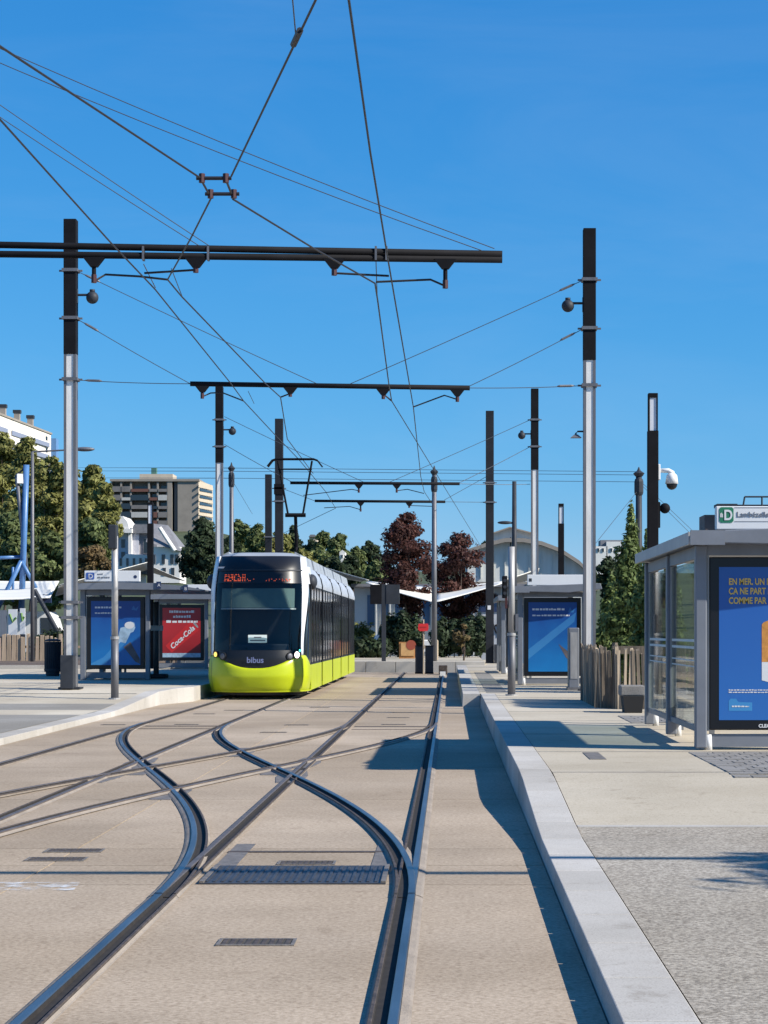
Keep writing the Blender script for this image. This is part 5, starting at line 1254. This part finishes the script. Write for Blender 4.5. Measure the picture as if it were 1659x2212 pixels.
for k, u in enumerate((.28, .45, .62, .78)):
    p = at(u, -4); MB().cbox((p.x-1.5,p.y+4,p.z+1.0), (1.7,1.7,3.0)).build('chimney', M_stone, wb); MB().cbox((p.x-1.5,p.y+4,p.z+3.0), (2.3,2.0,1.0)).build('chimney_cap', M_dgrey, wb)
p = P(112,965,Yw+30); MB().cbox((p.x,p.y,p.z-2), (3.5,4,9)).build('annex', mat('blue annex render', (.10,.22,.42), .7), wb)
# white gabled houses
Yh = 300.; X = lambda p: WX(p, Yh); Z = lambda p: WZ(p, Yh)
h1 = thing('white_house', 'white gabled house with round turret gable below the tower block', 'house', (X(290), Yh, Z(1250)))
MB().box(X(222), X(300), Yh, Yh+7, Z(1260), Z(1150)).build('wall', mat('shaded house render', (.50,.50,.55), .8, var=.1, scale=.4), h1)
MB().prism([(X(238),Z(1150)),(X(284),Z(1150)),(X(278),Z(1128)),(X(268),Z(1116)),(X(252),Z(1116)),(X(240),Z(1130))], Yh-1.2, Yh+6).build('turret', M_bwhite, h1)
MB().prism([(X(234),Z(1152)),(X(288),Z(1152)),(X(288),Z(1143)),(X(234),Z(1143))], Yh-1.5, Yh+6).build('cornice', M_bwhite, h1)
MB().prism([(X(238),Z(1143)),(X(254),Z(1143)),(X(262),Z(1122)),(X(252),Z(1115)),(X(241),Z(1126))], Yh-1.7, Yh-1.3).build('turret_slate', M_slate, h1)
MB().box(X(279), X(286), Yh-.8, Yh+.2, Z(1240), Z(1152)).build('corner_pilaster', M_bwhite, h1)
MB().add([(X(252),Yh-4,Z(1232)),(X(338),Yh-4,Z(1232)),(X(338),Yh-4,Z(1202)),(X(280),Yh-4,Z(1200)),(X(338),Yh,Z(1200)),(X(280),Yh,Z(1196)),(X(252),Yh,Z(1232)),(X(338),Yh,Z(1232))],
         [(0,1,2,3),(3,2,4,5),(1,7,4,2)]).build('front_bay', M_bwhite, h1)
for px in (268, 282, 296, 310, 322): win(h1, X(px), X(px+5), Yh-4.05, Z(1224), Z(1208), frame=M_slate)
for px, py in ((226,1160),(246,1170),(262,1165),(226,1200),(246,1196),(262,1192)): win(h1, X(px), X(px+8), Yh-.05, Z(py+18), Z(py), frame=M_slate)
MB().prism([(X(284),Z(1152)),(X(334),Z(1152)),(X(330),Z(1133)),(X(290),Z(1133))], Yh-.5, Yh+6).build('roof', M_slate, h1)
MB().box(X(300), X(338), Yh+.5, Yh+7, Z(1240), Z(1152)).build('wing', mat('grey house render', (.24,.235,.25), .8, var=.1, scale=.5), h1)
for px in (308,): win(h1, X(px), X(px+22), Yh+.45, Z(1196), Z(1162), frame=M_slate)
h2 = thing('white_house', 'white house with a big grey hipped roof left of the round dark tree', 'house', (X(370), Yh-8, Z(1250)))
Yq = Yh-8
MB().box(X(338), X(404), Yq, Yq+7, Z(1262), Z(1186)).build('wall', M_bwhite, h2)
MB().add([(X(334),Yq-.6,Z(1176)),(X(408),Yq-.6,Z(1196)),(X(410),Yq+7.4,Z(1192)),(X(334),Yq+7.4,Z(1176)),(X(336),Yq+3.4,Z(1134)),(X(372),Yq+3.4,Z(1138))], [(0,1,5,4),(1,2,5),(2,3,4,5),(3,0,4),(0,3,2,1)]).build('roof', M_slate, h2)
MB().tube([P(345,1140,Yq-.2), P(362,1166,Yq-.4), P(378,1190,Yq-.7)], .3, 6).build('gable_trim', M_bwhite, h2)
for px in (346, 366, 384, 394): win(h2, X(px), X(px+7), Yq-.05, Z(1222), Z(1202), frame=M_slate)
for px in (368, 386): win(h2, X(px), X(px+7), Yq-.05, Z(1246), Z(1230), frame=M_slate)
MB().box(X(328), X(333), Yq+4, Yq+5, Z(1140), Z(1108)).build('chimney', M_beige, h2)
h3 = thing('tan_house', 'small tan house among the hill trees', 'house', tuple(P(674,1200,250)))
MB().box(WX(668,250), WX(684,250), 250, 256, WZ(1210,250), WZ(1160,250)).build('wall', M_beige, h3); MB().prism([(WX(667,250),WZ(1160,250)),(WX(685,250),WZ(1160,250)),(WX(680,250),WZ(1155,250)),(WX(671,250),WZ(1155,250))], 249.6, 256).build('roof', M_slate, h3)
for k, (px, lb) in enumerate(((697,'tiny white gable between the hill trees, left one'), (741,'tiny white gable between the hill trees, right one'))):
    hh = thing('white_cottage', lb, 'house', tuple(P(px,1230,205))); MB().prism([(WX(px-6,205),WZ(1225,205)),(WX(px+6,205),WZ(1225,205)),(WX(px+6,205),WZ(1194,205)),(WX(px,205),WZ(1189,205)),(WX(px-6,205),WZ(1194,205))], 203.5, 206).build('wall', M_bwhite, hh)
    win(hh, WX(px-2,205), WX(px+2,205), 203.4, WZ(1206,205), WZ(1199,205))
h4 = thing('far_houses', 'row of far white houses beside the columnar shrub', 'house', tuple(P(1318,1190,420)))
for a, c, t, m in ((1285,1312,1180,M_bwhite), (1310,1345,1170,M_bwhite), (1300,1325,1174,mat('blue grey far roof', (.20,.27,.36), .7))):
    dy = 0 if m is M_bwhite else 4
    MB().box(WX(a,420), WX(c,420), 420+dy, 426+dy, WZ(1250,420), WZ(t,420)).build('wall', m, h4)
MB().box(WX(1298,420), WX(1345,420), 421, 427, WZ(1180,420), WZ(1166,420)).build('roof', M_slate, h4)
for px in (1290, 1300, 1318, 1330): win(h4, WX(px,420), WX(px+5,420), 419.9, WZ(1192,420), WZ(1184,420))
# market hall
Yk = 140.; X = lambda p: WX(p, Yk); Z = lambda p: WZ(p, Yk)
hl = thing('market_hall', 'pale market hall with curved roof and raised gable behind the right shelters', 'building', (X(1140), Yk, 0))
arc = [(X(1010),Z(1196)),(X(1050),Z(1182)),(X(1090),Z(1172)),(X(1130),Z(1172)),(X(1170),Z(1179)),(X(1210),Z(1194)),(X(1250),Z(1220)),(X(1275),Z(1245))]
MB().prism([(X(1010),0),(X(1275),0)]+arc[::-1], Yk, Yk+16).build('wall', M_hall, hl)
arc2 = [(x, z+.28) for x, z in arc]
MB().prism(arc+arc2[::-1], Yk-.7, Yk+16.5).build('roof_edge', M_stone, hl)
MB().prism([(X(1066),Z(1172)),(X(1160),Z(1172)),(X(1160),Z(1152)),(X(1103),Z(1138)),(X(1066),Z(1150))], Yk+2, Yk+15).build('raised_gable', M_hall, hl)
MB().prism([(X(1062),Z(1152)),(X(1062),Z(1149)),(X(1103),Z(1135)),(X(1165),Z(1151)),(X(1165),Z(1154)),(X(1103),Z(1138))][::-1], Yk+1.6, Yk+15.4).build('gable_roof', M_stone, hl)
MB().box(X(1010), X(1275), Yk-.25, Yk-.02, Z(1262), Z(1257)).build('string_course', M_stone, hl)
for px in (1038, 1064, 1090, 1116, 1142, 1168, 1194, 1220): MB().box(X(px), X(px+1.5), Yk-.12, Yk-.01, Z(1250), Z(1198)).build('rib', M_hall, hl)
MB().tube([P(1103,1205,Yk-.3), P(1103,1160,Yk-.3)], .05, 6).build('aerial', M_dgrey, hl)
# long white building behind the hedges
Yv = 124.; X = lambda p: WX(p, Yv); Z = lambda p: WZ(p, Yv)
wl = thing('market_building', 'low white building with blue glazing behind the dark hedges', 'building', (X(930), Yv, 0))
MB().box(X(765), X(1130), Yv, Yv+6, 0, Z(1268)).build('wall', M_bwhite, wl)
MB().box(X(760), X(1135), Yv-1.0, Yv+6.2, Z(1268), Z(1262)).build('roof', M_slate, wl)
for k in range(11):
    p0 = 792+k*30; win(wl, X(p0), X(p0+18), Yv-.02, Z(1352), Z(1284), mat('blue shop glazing', (.06,.13,.24), .15, spec=.6), M_bwhite)
    MB().box(X(p0+20), X(p0+23), Yv-.5, Yv-.2, 0, Z(1268)).build('column', M_hall, wl)
# graffiti wall
gw = thing('graffiti_wall', 'pale wall with black graffiti left of the far shelter', 'wall', (WX(1085,100), 100, 0))
MB().box(WX(1040,100), WX(1135,100), 100, 100.3, 0, WZ(1322,100)).build('wall', mat('pale grey painted wall', (.42,.43,.45), .8, var=.15, scale=2), gw)
MB().box(WX(1038,100), WX(1137,100), 99.95, 100.35, WZ(1322,100), WZ(1312,100)).build('coping', M_navy, gw)
for k, pts in enumerate((((1064,1345),(1072,1368),(1078,1348),(1080,1372)), ((1082,1345),(1092,1352),(1086,1362),(1096,1372),(1088,1392)), ((1070,1352),(1090,1340),(1098,1360)), ((1052,1400),(1058,1380),(1064,1402)))):
    MB().tube([P(a,c,99.97) for a, c in pts], .05, 4).build('graffiti', M_black, gw)
# white pickup behind the terrace
Yc = 100.
pk = thing('pickup_truck', 'white pickup truck parked beyond the tram tail', 'truck', (WX(805,Yc), Yc, 0))
x0 = WX(772,Yc)
MB().prism([(x0,.55),(x0+4.6,.55),(x0+4.6,1.1),(x0+3.2,1.2),(x0+2.6,1.72),(x0+1.2,1.75),(x0+.75,1.2),(x0,1.1)], Yc, Yc+1.75).build('body', M_white, pk, bevel=.06)
MB().prism([(x0+1.0,1.25),(x0+2.9,1.25),(x0+2.5,1.64),(x0+1.3,1.66)], Yc-.012, Yc-.002).build('side_window', M_win, pk)
for dx in (.85, 3.7):
    wv = MB().tube([(x0+dx,Yc-.04,.38),(x0+dx,Yc+.2,.38)], .38, 18).build('wheel', M_rubber, pk); MB().tube([(x0+dx,Yc-.055,.38),(x0+dx,Yc-.045,.38)], .2, 14).build('rim', M_galv, wv)
# white van and panels behind the plank fence
vx = WX(73,104); vn = thing('white_van', 'white van parked behind the small dark bush on the left', 'van', (vx+.8, 104, 0))
MB().prism([(vx-2.4,.5),(vx+1.25,.5),(vx+1.25,1.3),(vx+.95,2.3),(vx+.75,2.62),(vx-2.4,2.62)], 104, 106).build('body', M_white, vn, bevel=.05)
MB().prism([(vx+.35,1.5),(vx+1.1,1.5),(vx+.85,2.3),(vx+.35,2.3)], 103.98, 103.995).build('side_window', M_win, vn)
for dx in (-1.6, .5): MB().tube([(vx+dx,103.96,.38),(vx+dx,104.2,.38)], .38, 16).build('wheel', M_rubber, vn)
for i, (a, c, t, bt, m, lb) in enumerate(((18,37,1316,1372,M_pwhite,'white market panel at the left edge, left one'), (43,54,1314,1370,M_pwhite,'white market panel at the left edge, right one'), (0,14,1318,1375,M_shel,'grey market panel at the left edge'))):
    o = thing('display_stand', lb, 'panel', (WX((a+c)/2,96), 96, 0), 'market panels at the left edge')
    MB().box(WX(a,96), WX(c,96), 96, 96.08, WZ(bt,96), WZ(t,96)).build('board', m, o); MB().box(WX(a,96), WX(c,96), 95.99, 96.09, 0, WZ(bt,96)).build('base', M_dgrey, o)
    if m is M_pwhite:
        MB().tube([P(a+3,t+10,95.98), P((a+c)/2,t+28,95.98), P(c-2,t+18,95.98)], .05, 4).build('print_stroke', mat('green print', (.10,.22,.05), .6), o)
ns = thing('shop_sign', 'navy sign board with a white cross square under the beige sail', 'sign', (WX(90,102), 102, 0))
MB().box(WX(72,102), WX(110,102), 102, 102.2, WZ(1302,102), WZ(1284,102)).build('board', M_navy, ns); MB().box(WX(80,102), WX(92,102), 101.97, 101.995, WZ(1300,102), WZ(1284,102)).build('white_square', M_pwhite, ns)
MB().box(WX(84,102), WX(88,102), 101.95, 101.965, WZ(1297,102), WZ(1289,102)).build('cross_bar', M_navy, ns); MB().box(WX(82,102), WX(90,102), 101.955, 101.966, WZ(1294.5,102), WZ(1291.5,102)).build('cross_bar', M_navy, ns)
MB().box(WX(93,102), WX(110,102), 101.97, 101.995, WZ(1282,102), WZ(1273,102)).build('white_strip', M_pwhite, ns); MB().box(WX(74,102), WX(75.5,102), 102.05, 102.15, 0, WZ(1302,102)).build('leg', M_dgrey, ns)
